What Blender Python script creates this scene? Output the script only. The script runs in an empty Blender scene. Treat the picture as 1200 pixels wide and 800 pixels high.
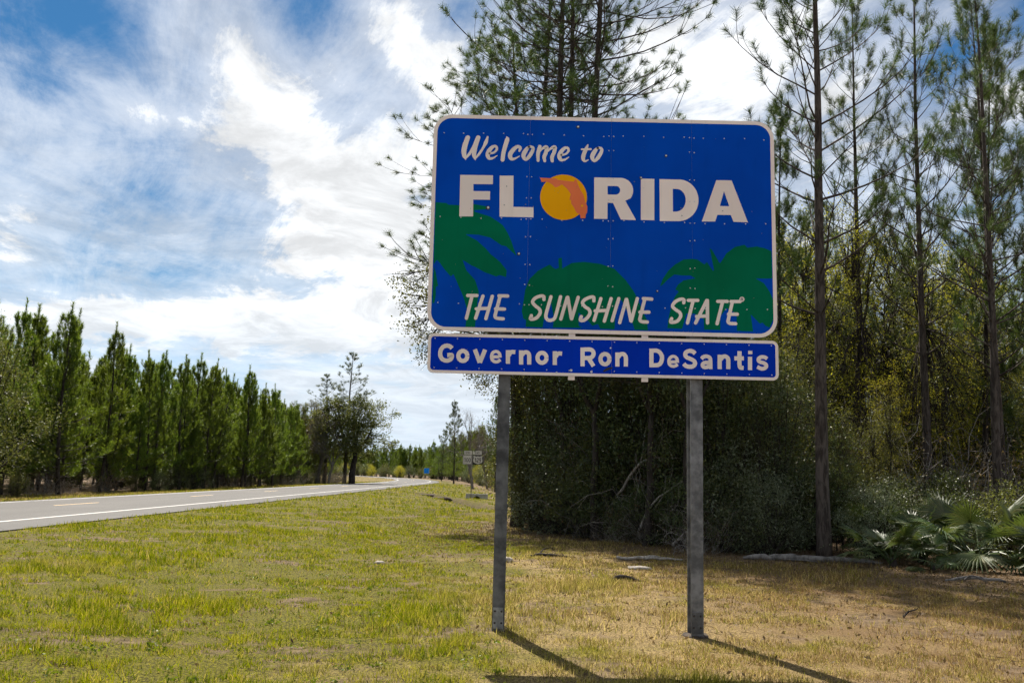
import bpy, math
import numpy as np
from mathutils import Vector
from mathutils.geometry import tessellate_polygon

# ------------------------------------------------------------------ camera, sky, sun, exposure
scene = bpy.context.scene
CAM_H = 1.51
cam_data = bpy.data.cameras.new("camera")
cam_data.sensor_width = 36.0
cam_data.lens = 32.55
cam_data.clip_start = 0.05
cam_data.clip_end = 3000.0
cam = bpy.data.objects.new("camera", cam_data)
scene.collection.objects.link(cam)
_p, _r = 0.1435, 0.0247
_f = Vector((0, math.cos(_p), math.sin(_p)))
_u0 = Vector((0, -math.sin(_p), math.cos(_p)))
_rt = Vector((math.cos(_r), 0, 0)) + _u0 * math.sin(_r)
_up = Vector((-math.sin(_r), 0, 0)) + _u0 * math.cos(_r)
from mathutils import Matrix
cam.matrix_world = Matrix(((_rt.x, _up.x, -_f.x, 0.0), (_rt.y, _up.y, -_f.y, 0.0),
                           (_rt.z, _up.z, -_f.z, CAM_H), (0, 0, 0, 1)))
scene.camera = cam

SUN_EL = math.radians(51.0)
SUN_AZ = math.radians(-19.5)          # measured from +Y (view direction) towards +X

sun_data = bpy.data.lights.new("sun", 'SUN')
sun_data.energy = 3.4
sun_data.angle = math.radians(0.55)
sun_data.color = (1.0, 0.93, 0.82)
sun = bpy.data.objects.new("sun", sun_data)
scene.collection.objects.link(sun)
_sd = Vector((math.sin(SUN_AZ) * math.cos(SUN_EL), math.cos(SUN_AZ) * math.cos(SUN_EL), math.sin(SUN_EL)))
sun.rotation_euler = _sd.to_track_quat('Z', 'Y').to_euler()
sun.location = (-20, 40, 60)

scene.view_settings.view_transform = 'Standard'
scene.view_settings.look = 'None'
scene.view_settings.exposure = 1.66
scene.view_settings.gamma = 1.0
scene.view_settings.use_curve_mapping = False


def nd(nt, t, **kw):
    n = nt.nodes.new(t)
    for k, v in kw.items():
        if k.startswith('_'):
            setattr(n, k[1:], v)
        else:
            key = int(k[1:]) if k[0] == 'i' and k[1:].isdigit() else k.replace('__', ' ')
            n.inputs[key].default_value = v
    return n


def mth(nt, op, a, b=None, c=None, clamp=False):
    n = nt.nodes.new('ShaderNodeMath')
    n.operation = op
    n.use_clamp = clamp
    for i, x in enumerate((a, b, c)):
        if x is None:
            continue
        if isinstance(x, (int, float)):
            n.inputs[i].default_value = x
        else:
            nt.links.new(x, n.inputs[i])
    return n.outputs[0]


def mixc(nt, fac, a, b, blend='MIX'):
    n = nt.nodes.new('ShaderNodeMix')
    n.data_type = 'RGBA'
    n.blend_type = blend
    for i, x in ((0, fac), (6, a), (7, b)):
        if isinstance(x, (int, float)):
            n.inputs[i].default_value = x
        elif isinstance(x, tuple):
            n.inputs[i].default_value = x if len(x) == 4 else (*x, 1)
        else:
            nt.links.new(x, n.inputs[i])
    return n.outputs[2]


def ramp(nt, v, lo, hi, out0=0.0, out1=1.0, smooth=True):
    n = nt.nodes.new('ShaderNodeMapRange')
    n.interpolation_type = 'SMOOTHSTEP' if smooth else 'LINEAR'
    nt.links.new(v, n.inputs[0])
    n.inputs[1].default_value, n.inputs[2].default_value = lo, hi
    n.inputs[3].default_value, n.inputs[4].default_value = out0, out1
    return n.outputs[0]


def noise(nt, vec, scale, detail=4.0, rough=0.55, dist=0.0, dims='3D'):
    n = nt.nodes.new('ShaderNodeTexNoise')
    n.noise_dimensions = dims
    n.inputs['Scale'].default_value = scale
    n.inputs['Detail'].default_value = detail
    n.inputs['Roughness'].default_value = rough
    n.inputs['Distortion'].default_value = dist
    if vec is not None:
        nt.links.new(vec, n.inputs['Vector'])
    return n.outputs[0]


def build_world():
    w = bpy.data.worlds.new("World")
    scene.world = w
    w.use_nodes = True
    nt = w.node_tree
    nt.nodes.clear()
    out = nt.nodes.new('ShaderNodeOutputWorld')
    bg = nt.nodes.new('ShaderNodeBackground')
    sky = nt.nodes.new('ShaderNodeTexSky')
    sky.sky_type = 'NISHITA'
    sky.sun_disc = False
    sky.sun_elevation = SUN_EL
    sky.sun_rotation = SUN_AZ
    sky.air_density = 1.0
    sky.dust_density = 0.25
    sky.ozone_density = 2.5
    STR = 0.1
    bg.inputs['Strength'].default_value = STR
    # deepen the clear blue a little (polarised look of the photograph)
    hs = nd(nt, 'ShaderNodeHueSaturation', Saturation=1.25, Value=1.0)
    nt.links.new(sky.outputs[0], hs.inputs['Color'])
    tc = nt.nodes.new('ShaderNodeTexCoord')
    sep = nt.nodes.new('ShaderNodeSeparateXYZ')
    nt.links.new(tc.outputs['Generated'], sep.inputs[0])
    X, Y, Z = sep.outputs
    blue = mixc(nt, ramp(nt, Z, 0.02, 0.22), mixc(nt, 1.0, hs.outputs[0], (0.25, 0.31, 0.40), 'MULTIPLY'), mixc(nt, 1.0, hs.outputs[0], SKY_TINT, 'MULTIPLY'))
    zc = mth(nt, 'ADD', mth(nt, 'MAXIMUM', Z, 0.0), 0.10)
    px = mth(nt, 'DIVIDE', X, zc)
    py = mth(nt, 'DIVIDE', Y, zc)
    def vec(ax, ay, z, ox=0.0, oy=0.0):
        c = nt.nodes.new('ShaderNodeCombineXYZ')
        nt.links.new(mth(nt, 'ADD', mth(nt, 'MULTIPLY', px, ax), ox), c.inputs[0])
        nt.links.new(mth(nt, 'ADD', mth(nt, 'MULTIPLY', py, ay), oy), c.inputs[1])
        c.inputs[2].default_value = z
        return c.outputs[0]
    def rotv(ang, sx, sy, z, ox, oy):
        ca, sa = math.cos(ang), math.sin(ang)
        a = mth(nt, 'ADD', mth(nt, 'MULTIPLY', px, ca), mth(nt, 'MULTIPLY', py, sa))
        b = mth(nt, 'ADD', mth(nt, 'MULTIPLY', px, -sa), mth(nt, 'MULTIPLY', py, ca))
        c = nt.nodes.new('ShaderNodeCombineXYZ')
        nt.links.new(mth(nt, 'ADD', mth(nt, 'MULTIPLY', a, sx), ox), c.inputs[0])
        nt.links.new(mth(nt, 'ADD', mth(nt, 'MULTIPLY', b, sy), oy), c.inputs[1])
        c.inputs[2].default_value = z
        return c.outputs[0]
    # broad veil of high cloud, streaky filaments, small puffs, low bank
    veil = noise(nt, rotv(0.5, 1.0, 0.55, 0.0, CL[0], CL[1]), 0.75, 6.0, 0.52, 0.5)
    stre = noise(nt, rotv(0.45, 2.6, 0.8, 3.0, CL[2], CL[3]), 1.25, 12.0, 0.70, 0.6)
    puff = noise(nt, vec(1.0, 0.75, 7.0, CL[4], CL[5]), 3.2, 12.0, 0.66, 0.3)
    body = mth(nt, 'ADD', mth(nt, 'MULTIPLY', veil, 0.42), mth(nt, 'MULTIPLY', stre, 0.40))
    body = mth(nt, 'ADD', body, mth(nt, 'MULTIPLY', puff, 0.28))
    # more cloud towards the horizon, where many layers stack up along the line of sight
    low = ramp(nt, Z, 0.42, 0.08, 0.0, 0.03)
    body = mth(nt, 'ADD', body, low)
    # the large forms of this sky: clear gaps and thick streaks, placed by direction
    yy = mth(nt, 'MAXIMUM', Y, 0.08)
    az, ez = mth(nt, 'DIVIDE', X, yy), mth(nt, 'DIVIDE', Z, yy)
    for ca, ce, sa, se, rot, amp in FORMS:
        da, de = mth(nt, 'SUBTRACT', az, ca), mth(nt, 'SUBTRACT', ez, ce)
        c_, s_ = math.cos(math.radians(rot)), math.sin(math.radians(rot))
        u = mth(nt, 'ADD', mth(nt, 'MULTIPLY', da, c_ / sa), mth(nt, 'MULTIPLY', de, s_ / sa))
        v = mth(nt, 'ADD', mth(nt, 'MULTIPLY', da, -s_ / se), mth(nt, 'MULTIPLY', de, c_ / se))
        q = mth(nt, 'ADD', mth(nt, 'MULTIPLY', u, u), mth(nt, 'MULTIPLY', v, v))
        body = mth(nt, 'ADD', body, mth(nt, 'MULTIPLY', mth(nt, 'EXPONENT', mth(nt, 'MULTIPLY', q, -1.0)), amp))
    dens = ramp(nt, body, 0.515, 0.635)
    thin = ramp(nt, body, 0.38, 0.60, 0.0, 0.58)
    den = mth(nt, 'MAXIMUM', dens, thin)
    # cumulus bank low over the horizon
    bank = noise(nt, vec(0.55, 0.9, 11.0, CL[6], CL[7]), 0.9, 9.0, 0.55, 0.25)
    bk = mth(nt, 'MULTIPLY', ramp(nt, bank, 0.47, 0.60), ramp(nt, Z, 0.20, 0.12))
    den = mth(nt, 'MAXIMUM', den, mth(nt, 'MULTIPLY', bk, 0.95))
    # cloud shade: thick parts a little grey, sunward parts brilliant
    dotn = nd(nt, 'ShaderNodeVectorMath', _operation='DOT_PRODUCT')
    nt.links.new(tc.outputs['Generated'], dotn.inputs[0])
    dotn.inputs[1].default_value = _sd
    sunw = ramp(nt, dotn.outputs['Value'], 0.35, 0.98, 0.0, 1.0)
    shade = noise(nt, vec(1.3, 1.0, 17.0, 0.2, 1.1), 2.2, 9.0, 0.66, 0.5)
    grey = ramp(nt, shade, 0.34, 0.64, 0.72, 1.08)
    cl = mixc(nt, sunw, (0.99, 1.02, 1.06), (1.08, 1.10, 1.12))
    vm = nd(nt, 'ShaderNodeVectorMath', _operation='SCALE')
    nt.links.new(cl, vm.inputs[0])
    nt.links.new(mth(nt, 'MULTIPLY', grey, 0.318 / STR), vm.inputs['Scale'])
    col = mixc(nt, den, blue, vm.outputs[0])
    # pale air near the horizon
    hz = ramp(nt, Z, 0.22, 0.0, 0.0, 0.80)
    col = mixc(nt, hz, col, (0.22 / STR, 0.26 / STR, 0.305 / STR))
    nt.links.new(col, bg.inputs['Color'])
    nt.links.new(bg.outputs[0], out.inputs[0])
    w.cycles.sampling_method = 'MANUAL'
    w.cycles.sample_map_resolution = 512


SKY_TINT = (0.110, 0.205, 0.235)
FORMS = [  # azimuth tangent, elevation tangent, half widths, tilt in degrees, amount of cloud
    (-0.57, 0.53, 0.18, 0.08, -20, -0.13), (-0.24, 0.53, 0.06, 0.05, -40, -0.14), (-0.54, 0.29, 0.12, 0.03, 0, -0.02), (-0.34, 0.21, 0.22, 0.022, 0, -0.06),
    (0.49, 0.47, 0.06, 0.04, 30, -0.15), (-0.06, 0.53, 0.035, 0.05, 0, -0.10), (0.60, 0.56, 0.06, 0.05, 0, -0.10),
    (-0.31, 0.43, 0.20, 0.06, -48, 0.085), (-0.20, 0.31, 0.20, 0.09, -25, 0.095), (-0.13, 0.48, 0.08, 0.035, -50, 0.09), (-0.39, 0.385, 0.10, 0.022, -10, 0.09),
    (0.24, 0.47, 0.17, 0.08, 0, 0.12), (0.56, 0.44, 0.07, 0.035, 0, 0.11), (-0.40, 0.160, 0.30, 0.016, 2, 0.15), (-0.36, 0.105, 0.3, 0.02, 0, -0.05), (-0.05, 0.15, 0.2, 0.06, 0, 0.05)]
CL = (19.12, 18.96, 1.13, 1.7, 16.71, 14.72, 13.39, 6.16)
build_world()

cy = scene.cycles
cy.max_bounces = 5
cy.diffuse_bounces = 2
cy.glossy_bounces = 2
cy.transmission_bounces = 3
cy.transparent_max_bounces = 4
cy.caustics_reflective = False
cy.caustics_refractive = False
cy.sample_clamp_indirect = 3.0
cy.sample_clamp_direct = 8.0
cy.use_adaptive_sampling = True
cy.adaptive_threshold = 0.02
cy.adaptive_min_samples = 16
cy.use_denoising = True
try:
    cy.denoiser = 'OPENIMAGEDENOISE'
    cy.denoising_input_passes = 'RGB_ALBEDO_NORMAL'
except Exception:
    pass

# ------------------------------------------------------------------ helpers
COL = scene.collection
RNG = np.random.default_rng(11)


def tag(o, label=None, cat=None, group=None, kind=None):
    if label: o['label'] = label
    if cat: o['category'] = cat
    if group: o['group'] = group
    if kind: o['kind'] = kind
    return o


def link(name, data, parent=None, loc=(0, 0, 0)):
    o = bpy.data.objects.new(name, data)
    COL.objects.link(o)
    o.location = loc
    if parent is not None:
        o.parent = parent
    return o


def empty(name, loc=(0, 0, 0), rz=0.0, scale=1.0):
    o = bpy.data.objects.new(name, None)
    o.empty_display_size = 0.2
    COL.objects.link(o)
    o.location = loc
    o.rotation_euler = (0, 0, rz)
    o.scale = (scale,) * 3 if isinstance(scale, (int, float)) else scale
    return o


class MB:
    """collects vertices and polygons, builds one mesh"""
    def __init__(self):
        self.v, self.f, self.n, self.at = [], [], 0, []

    def add(self, v, f, at=None):
        v = np.asarray(v, np.float32).reshape(-1, 3)
        self.v.append(v)
        for q in (f if isinstance(f, list) else [f]):
            q = np.asarray(q, np.int64)
            if q.size:
                self.f.append(q + self.n)
        self.n += len(v)
        self.at.append(np.zeros((len(v),), np.float32) if at is None else np.asarray(at, np.float32))

    def box(self, c, s, rz=0.0):
        x, y, z = [k / 2 for k in s]
        v = np.array([(-x, -y, -z), (x, -y, -z), (x, y, -z), (-x, y, -z), (-x, -y, z), (x, -y, z), (x, y, z), (-x, y, z)])
        if rz:
            ca, sa = math.cos(rz), math.sin(rz)
            v = np.stack([v[:, 0] * ca - v[:, 1] * sa, v[:, 0] * sa + v[:, 1] * ca, v[:, 2]], 1)
        self.add(v + np.array(c), [(0, 3, 2, 1), (4, 5, 6, 7), (0, 1, 5, 4), (1, 2, 6, 5), (2, 3, 7, 6), (3, 0, 4, 7)] and np.array([(0, 3, 2, 1), (4, 5, 6, 7), (0, 1, 5, 4), (1, 2, 6, 5), (2, 3, 7, 6), (3, 0, 4, 7)]))

    def tube(self, P, R, sides=6, cap=True):
        P = np.asarray(P, float); R = np.asarray(R, float)
        n = len(P)
        T = np.gradient(P, axis=0)
        T /= np.linalg.norm(T, axis=1, keepdims=True) + 1e-9
        ref = np.array([0, 0, 1.0]) if abs(T[:, 2]).mean() < 0.8 else np.array([1.0, 0, 0])
        A = np.cross(T, ref); A /= np.linalg.norm(A, axis=1, keepdims=True) + 1e-9
        B = np.cross(T, A)
        a = np.arange(sides) / sides * 2 * np.pi
        V = P[:, None] + R[:, None, None] * (np.cos(a)[None, :, None] * A[:, None] + np.sin(a)[None, :, None] * B[:, None])
        i = np.arange(n - 1)[:, None] * sides
        j = np.arange(sides)[None]
        k = (j + 1) % sides
        F = np.stack([i + j, i + sides + j, i + sides + k, i + k], -1).reshape(-1, 4)
        self.add(V.reshape(-1, 3), F)
        if cap:
            b = self.n - n * sides
            self.f.append(np.array([[b + q for q in range(sides)]]))
            self.f.append(np.array([[b + (n - 1) * sides + q for q in range(sides)][::-1]]))

    def needles(self, base, d, ln, wd, rng):
        n = len(base)
        if not n: return
        p = np.cross(d, rng.normal(size=(n, 3)))
        p /= np.linalg.norm(p, axis=1, keepdims=True) + 1e-9
        w = (np.broadcast_to(wd, (n,)) * 0.5)[:, None]
        V = np.empty((n, 3, 3))
        V[:, 0] = base - p * w
        V[:, 1] = base + p * w
        V[:, 2] = base + d * np.broadcast_to(ln, (n,))[:, None]
        self.add(V.reshape(-1, 3), np.arange(n * 3).reshape(n, 3), np.repeat(rng.random(n), 3))

    def leaves(self, c, size, rng, aspect=0.5, droop=0.0):
        n = len(c)
        if not n: return
        d = rng.normal(size=(n, 3)); d[:, 2] -= droop
        d /= np.linalg.norm(d, axis=1, keepdims=True)
        p = np.cross(d, rng.normal(size=(n, 3)))
        p /= np.linalg.norm(p, axis=1, keepdims=True) + 1e-9
        s = np.broadcast_to(size, (n,)) * rng.uniform(0.65, 1.25, n)
        L = d * s[:, None]
        W = p * (s * aspect * 0.5)[:, None]
        V = np.empty((n, 4, 3))
        V[:, 0] = c - L * 0.5; V[:, 1] = c - L * 0.05 + W; V[:, 2] = c + L * 0.5; V[:, 3] = c - L * 0.05 - W
        self.add(V.reshape(-1, 3), np.arange(n * 4).reshape(n, 4), np.repeat(rng.random(n), 4))

    def mesh(self, name, mat, smooth=False, attr=False):
        me = bpy.data.meshes.new(name)
        V = np.concatenate(self.v) if self.v else np.zeros((0, 3), np.float32)
        me.vertices.add(len(V))
        me.vertices.foreach_set('co', V.astype(np.float32).ravel())
        idx = np.concatenate([q.ravel() for q in self.f])
        tot = np.concatenate([np.full(len(q), q.shape[1], np.int32) for q in self.f])
        st = np.concatenate([[0], np.cumsum(tot)[:-1]]).astype(np.int32)
        me.loops.add(len(idx))
        me.loops.foreach_set('vertex_index', idx.astype(np.int32))
        me.polygons.add(len(tot))
        me.polygons.foreach_set('loop_start', st)
        try:
            me.polygons.foreach_set('loop_total', tot)
        except Exception:
            pass
        me.polygons.foreach_set('use_smooth', np.full(len(tot), bool(smooth)))
        if attr:
            a = me.attributes.new('rnd', 'FLOAT', 'POINT')
            a.data.foreach_set('value', np.concatenate(self.at))
        me.materials.append(mat)
        me.update(calc_edges=True)
        me.validate()
        return me

    def build(self, name, mat, parent=None, smooth=False, attr=False, loc=(0, 0, 0)):
        return link(name, self.mesh(name, mat, smooth, attr), parent, loc)


# value noise used for terrain and ground cover
_tab = np.random.default_rng(5).random((256, 256))


def vnoise(x, y, s):
    x = np.asarray(x, float) * s + 37.3; y = np.asarray(y, float) * s + 71.7
    xi = np.floor(x).astype(int); yi = np.floor(y).astype(int)
    fx = x - xi; fy = y - yi
    fx = fx * fx * (3 - 2 * fx); fy = fy * fy * (3 - 2 * fy)
    g = lambda i, j: _tab[i & 255, j & 255]
    return (g(xi, yi) * (1 - fx) + g(xi + 1, yi) * fx) * (1 - fy) + (g(xi, yi + 1) * (1 - fx) + g(xi + 1, yi + 1) * fx) * fy


def fbm(x, y, s, o=4):
    t, a, n = 0.0, 0.5, 0.0
    for k in range(o):
        t = t + a * vnoise(x + k * 13.1, y - k * 7.7, s * 2 ** k); n += a; a *= 0.5
    return t / n


def sst(x, a, b):
    t = np.clip((np.asarray(x, float) - a) / (b - a), 0, 1)
    return t * t * (3 - 2 * t)


# ------------------------------------------------------------------ materials
def mat_new(name):
    m = bpy.data.materials.new(name)
    m.use_nodes = True
    nt = m.node_tree
    b = nt.nodes['Principled BSDF']
    return m, nt, b


def objco(nt, scale=None):
    t = nt.nodes.new('ShaderNodeTexCoord')
    if scale is None:
        return t.outputs['Object']
    mp = nt.nodes.new('ShaderNodeMapping')
    mp.inputs['Scale'].default_value = scale
    nt.links.new(t.outputs['Object'], mp.inputs[0])
    return mp.outputs[0]


def bump(nt, b, h, strength=0.3, dist=0.01):
    n = nt.nodes.new('ShaderNodeBump')
    n.inputs['Strength'].default_value = strength
    n.inputs['Distance'].default_value = dist
    nt.links.new(h, n.inputs['Height'])
    nt.links.new(n.outputs[0], b.inputs['Normal'])


def foliage(name, cols, trans=0.35, rough=0.5, spec=0.3, scale=1.6, tcol=None, objvar=0.25):
    """leaf material: three own colours mixed by clump and by leaf, part of the light passes through"""
    m, nt, b = mat_new(name)
    at = nt.nodes.new('ShaderNodeAttribute'); at.attribute_name = 'rnd'
    oi = nt.nodes.new('ShaderNodeObjectInfo')
    nz = noise(nt, objco(nt), scale, 3.0, 0.6)
    c = mixc(nt, ramp(nt, nz, 0.35, 0.65), cols[0], cols[1])
    c = mixc(nt, ramp(nt, at.outputs['Fac'], 0.55, 1.0, 0.0, 0.9), c, cols[2])
    hs = nt.nodes.new('ShaderNodeHueSaturation')
    nt.links.new(mth(nt, 'ADD', mth(nt, 'MULTIPLY', oi.outputs['Random'], 0.04), 0.48), hs.inputs['Hue'])
    nt.links.new(mth(nt, 'ADD', mth(nt, 'MULTIPLY', oi.outputs['Random'], objvar * 2), 1.0 - objvar), hs.inputs['Value'])
    nt.links.new(c, hs.inputs['Color'])
    nt.links.new(hs.outputs[0], b.inputs['Base Color'])
    b.inputs['Roughness'].default_value = rough
    b.inputs['Specular IOR Level'].default_value = spec
    tr = nt.nodes.new('ShaderNodeBsdfTranslucent')
    tcl = mixc(nt, 0.55, hs.outputs[0], tcol or (cols[1][0] * 2.0, cols[1][1] * 1.7, cols[1][2] * 0.9))
    nt.links.new(tcl, tr.inputs['Color'])
    mx = nt.nodes.new('ShaderNodeMixShader')
    mx.inputs[0].default_value = trans
    nt.links.new(b.outputs[0], mx.inputs[1]); nt.links.new(tr.outputs[0], mx.inputs[2])
    nt.links.new(mx.outputs[0], nt.nodes['Material Output'].inputs[0])
    return m


def bark(name, c0, c1, sc=(9, 9, 2.2)):
    m, nt, b = mat_new(name)
    v = objco(nt, sc)
    n1 = noise(nt, v, 1.3, 6.0, 0.65, 0.6)
    n2 = noise(nt, objco(nt), 0.7, 2.0)
    c = mixc(nt, ramp(nt, n1, 0.36, 0.64), c0, c1)
    c = mixc(nt, ramp(nt, n2, 0.45, 0.7, 0, 0.5), c, tuple(0.6 * k for k in c0))
    nt.links.new(c, b.inputs['Base Color'])
    b.inputs['Roughness'].default_value = 0.9
    b.inputs['Specular IOR Level'].default_value = 0.15
    bump(nt, b, n1, 0.9, 0.03)
    return m


def plain(name, c0, c1, sc=6.0, rough=0.6, metal=0.0, bs=0.15, bd=0.004, spec=0.4):
    m, nt, b = mat_new(name)
    n1 = noise(nt, objco(nt), sc, 6.0, 0.6)
    nt.links.new(mixc(nt, ramp(nt, n1, 0.35, 0.68), c0, c1), b.inputs['Base Color'])
    b.inputs['Roughness'].default_value = rough
    b.inputs['Metallic'].default_value = metal
    b.inputs['Specular IOR Level'].default_value = spec
    bump(nt, b, n1, bs, bd)
    return m


M = {}
M['needle'] = foliage('pine_needle', [(0.030, 0.058, 0.016), (0.050, 0.085, 0.018), (0.090, 0.115, 0.026)], 0.34, 0.45, 0.35)
M['needle_young'] = foliage('young_pine_needle', [(0.040, 0.085, 0.012), (0.090, 0.140, 0.016), (0.17, 0.20, 0.022)], 0.48, 0.45, 0.3, 0.9)
M['leaf_dark'] = foliage('evergreen_leaf', [(0.022, 0.040, 0.010), (0.052, 0.078, 0.018), (0.15, 0.165, 0.045)], 0.30, 0.48, 0.5, 1.4)
M['leaf_olive'] = foliage('olive_leaf', [(0.045, 0.060, 0.018), (0.080, 0.095, 0.024), (0.16, 0.155, 0.040)], 0.48, 0.5, 0.35, 1.4, None, 0.35)
M['leaf_yellow'] = foliage('yellow_green_leaf', [(0.085, 0.105, 0.014), (0.155, 0.160, 0.016), (0.30, 0.26, 0.022)], 0.62, 0.5, 0.3, 1.1, (0.46, 0.42, 0.02), 0.3)
M['leaf_brown'] = foliage('dry_brown_leaf', [(0.095, 0.070, 0.040), (0.13, 0.095, 0.055), (0.18, 0.13, 0.07)], 0.30, 0.7, 0.2, 1.2)
M['leaf_grey'] = foliage('grey_green_leaf', [(0.070, 0.092, 0.050), (0.11, 0.135, 0.070), (0.21, 0.23, 0.13)], 0.28, 0.48, 0.5, 1.6, None, 0.35)
M['palmetto'] = foliage('palmetto_blade', [(0.040, 0.070, 0.018), (0.062, 0.098, 0.022), (0.13, 0.135, 0.035)], 0.34, 0.42, 0.5, 2.0)
M['bark_pine'] = bark('pine_bark', (0.034, 0.027, 0.022), (0.105, 0.086, 0.072))
M['bark_dark'] = bark('dark_bark', (0.022, 0.018, 0.015), (0.062, 0.052, 0.044))
M['bark_grey'] = bark('grey_bark', (0.10, 0.092, 0.082), (0.23, 0.21, 0.19))
M['twig_pale'] = bark('pale_dead_wood', (0.20, 0.18, 0.155), (0.38, 0.35, 0.31), (14, 14, 3))

# ------------------------------------------------------------------ plant builders (each returns meshes that copies share)
def unit(v):
    v = np.asarray(v, float)
    return v / (np.linalg.norm(v) + 1e-9)


def brush(nb, a, b, n, ln, wd, rng, spread=0.9):
    """needles standing out all along a twig from a to b"""
    a = np.asarray(a, float); b = np.asarray(b, float)
    ax = unit(b - a)
    t = rng.random(n) ** 0.8
    base = a + (b - a) * t[:, None]
    r = rng.normal(size=(n, 3))
    r -= (r @ ax)[:, None] * ax
    r /= np.linalg.norm(r, axis=1, keepdims=True) + 1e-9
    sp = spread * rng.uniform(0.35, 1.15, n) * (1.0 - 0.35 * t)
    d = ax + r * sp[:, None]
    d[:, 2] += rng.uniform(-0.18, 0.1, n)
    d /= np.linalg.norm(d, axis=1, keepdims=True)
    nb.needles(base, d, ln * rng.uniform(0.7, 1.15, n), wd, rng)


def curve_branch(p0, az, el0, el1, L, n, rng, wob=0.12):
    P = [np.asarray(p0, float)]
    for i in range(n):
        t = (i + 0.5) / n
        el = el0 + (el1 - el0) * t ** 1.4
        a = az + rng.normal() * wob
        az = a
        P.append(P[-1] + L / n * np.array([math.cos(a) * math.cos(el), math.sin(a) * math.cos(el), math.sin(el)]))
    return np.array(P)


def pine(name, seed, H, r0, start, rad, step, per, tuft, nl, nw, needle_mat, brush_len=0.35, up=0.55, tip_dense=1.0,
         dead=0.25, subs=4, bark_mat='bark_pine', lowdroop=-0.05, spread=1.25, low=0.55, rise=0.6, vary=(0.55, 1.1), cone=1.8, topgap=0.25):
    rng = np.random.default_rng(seed)
    tb, nb = MB(), MB()
    n = 22
    zs = np.linspace(-0.3, H, n)
    wob = np.cumsum(np.cumsum(rng.normal(size=(n, 2)) * 0.006, 0), 0) * (zs[:, None] > 0)
    P = np.column_stack([wob, zs])
    R = r0 * (1 - 0.90 * np.clip(zs / H, 0, 1) ** 1.1)
    R[:2] *= (1.22, 1.10)
    tb.tube(P, R, 9)
    at = lambda z: np.array([np.interp(z, zs, P[:, 0]), np.interp(z, zs, P[:, 1]), z])
    # leader shoot
    brush(nb, at(H - max(brush_len * 1.8, topgap)), at(H) + np.array([0, 0, brush_len * 0.6]), int(tuft * (2.2 + 2.5 * topgap)), nl, nw, rng, spread * 0.9)
    z = start * H
    az = rng.uniform(0, 6.28)
    while z < H - topgap:
        t = (z - start * H) / (H * (1 - start))
        prof = (low + (1 - low) * min(1, t / 0.25)) * (1 - t ** cone * 0.88)
        k = per + (rng.random() < 0.4)
        for _ in range(int(k)):
            az += 2.399 + rng.normal() * 0.35
            L = rad * prof * rng.uniform(*vary)
            el0 = lowdroop + rise * t + rng.normal() * 0.12
            el1 = el0 + up * rng.uniform(0.6, 1.3)
            Q = curve_branch(at(z + rng.uniform(-0.15, 0.15)), az, el0, el1, L, 5, rng)
            br = max(0.008, R[np.searchsorted(zs, z) - 1] * 0.30 * (0.6 + 0.4 * L / rad))
            tb.tube(Q, br * np.linspace(1, 0.25, 6), 4, False)
            if rng.random() < dead * (1 - t) and t < 0.35:
                continue
            dirn = unit(Q[-1] - Q[-2])
            brush(nb, Q[-1] - dirn * brush_len, Q[-1] + dirn * 0.04, int(tuft * 1.1), nl, nw, rng, spread)
            ns = max(2, int(round(subs * L / rad * rng.uniform(0.8, 1.3) + 1)))
            for s in range(ns):
                u = rng.uniform(0.3, 0.97)
                i = min(4, int(u * 5)); f = u * 5 - i
                b0 = Q[i] * (1 - f) + Q[i + 1] * f
                bd = unit(Q[i + 1] - Q[i])
                side = 1 if s % 2 else -1
                baz = math.atan2(bd[1], bd[0]) + side * rng.uniform(0.45, 1.1)
                sl = L * rng.uniform(0.18, 0.42) * (1.15 - u * 0.5) + 0.15
                S = curve_branch(b0, baz, math.asin(np.clip(bd[2], -1, 1)) + rng.uniform(-0.1, 0.3), math.asin(np.clip(bd[2], -1, 1)) + up, sl, 3, rng)
                tb.tube(S, br * 0.45 * np.linspace(1, 0.4, 4), 3, False)
                sd = unit(S[-1] - S[-2])
                brush(nb, S[-1] - sd * min(brush_len, sl * 0.8), S[-1] + sd * 0.03, tuft, nl, nw, rng, spread)
                if tip_dense > 1 and sl > 0.4:
                    brush(nb, S[1], S[2], int(tuft * (tip_dense - 1)), nl, nw, rng, spread)
        z += step * rng.uniform(0.75, 1.3) * (1.0 - 0.35 * t)
    return dict(trunk=tb.mesh(name + '_trunk', M[bark_mat], True), crown=nb.mesh(name + '_crown', M[needle_mat], False, True))


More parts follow.
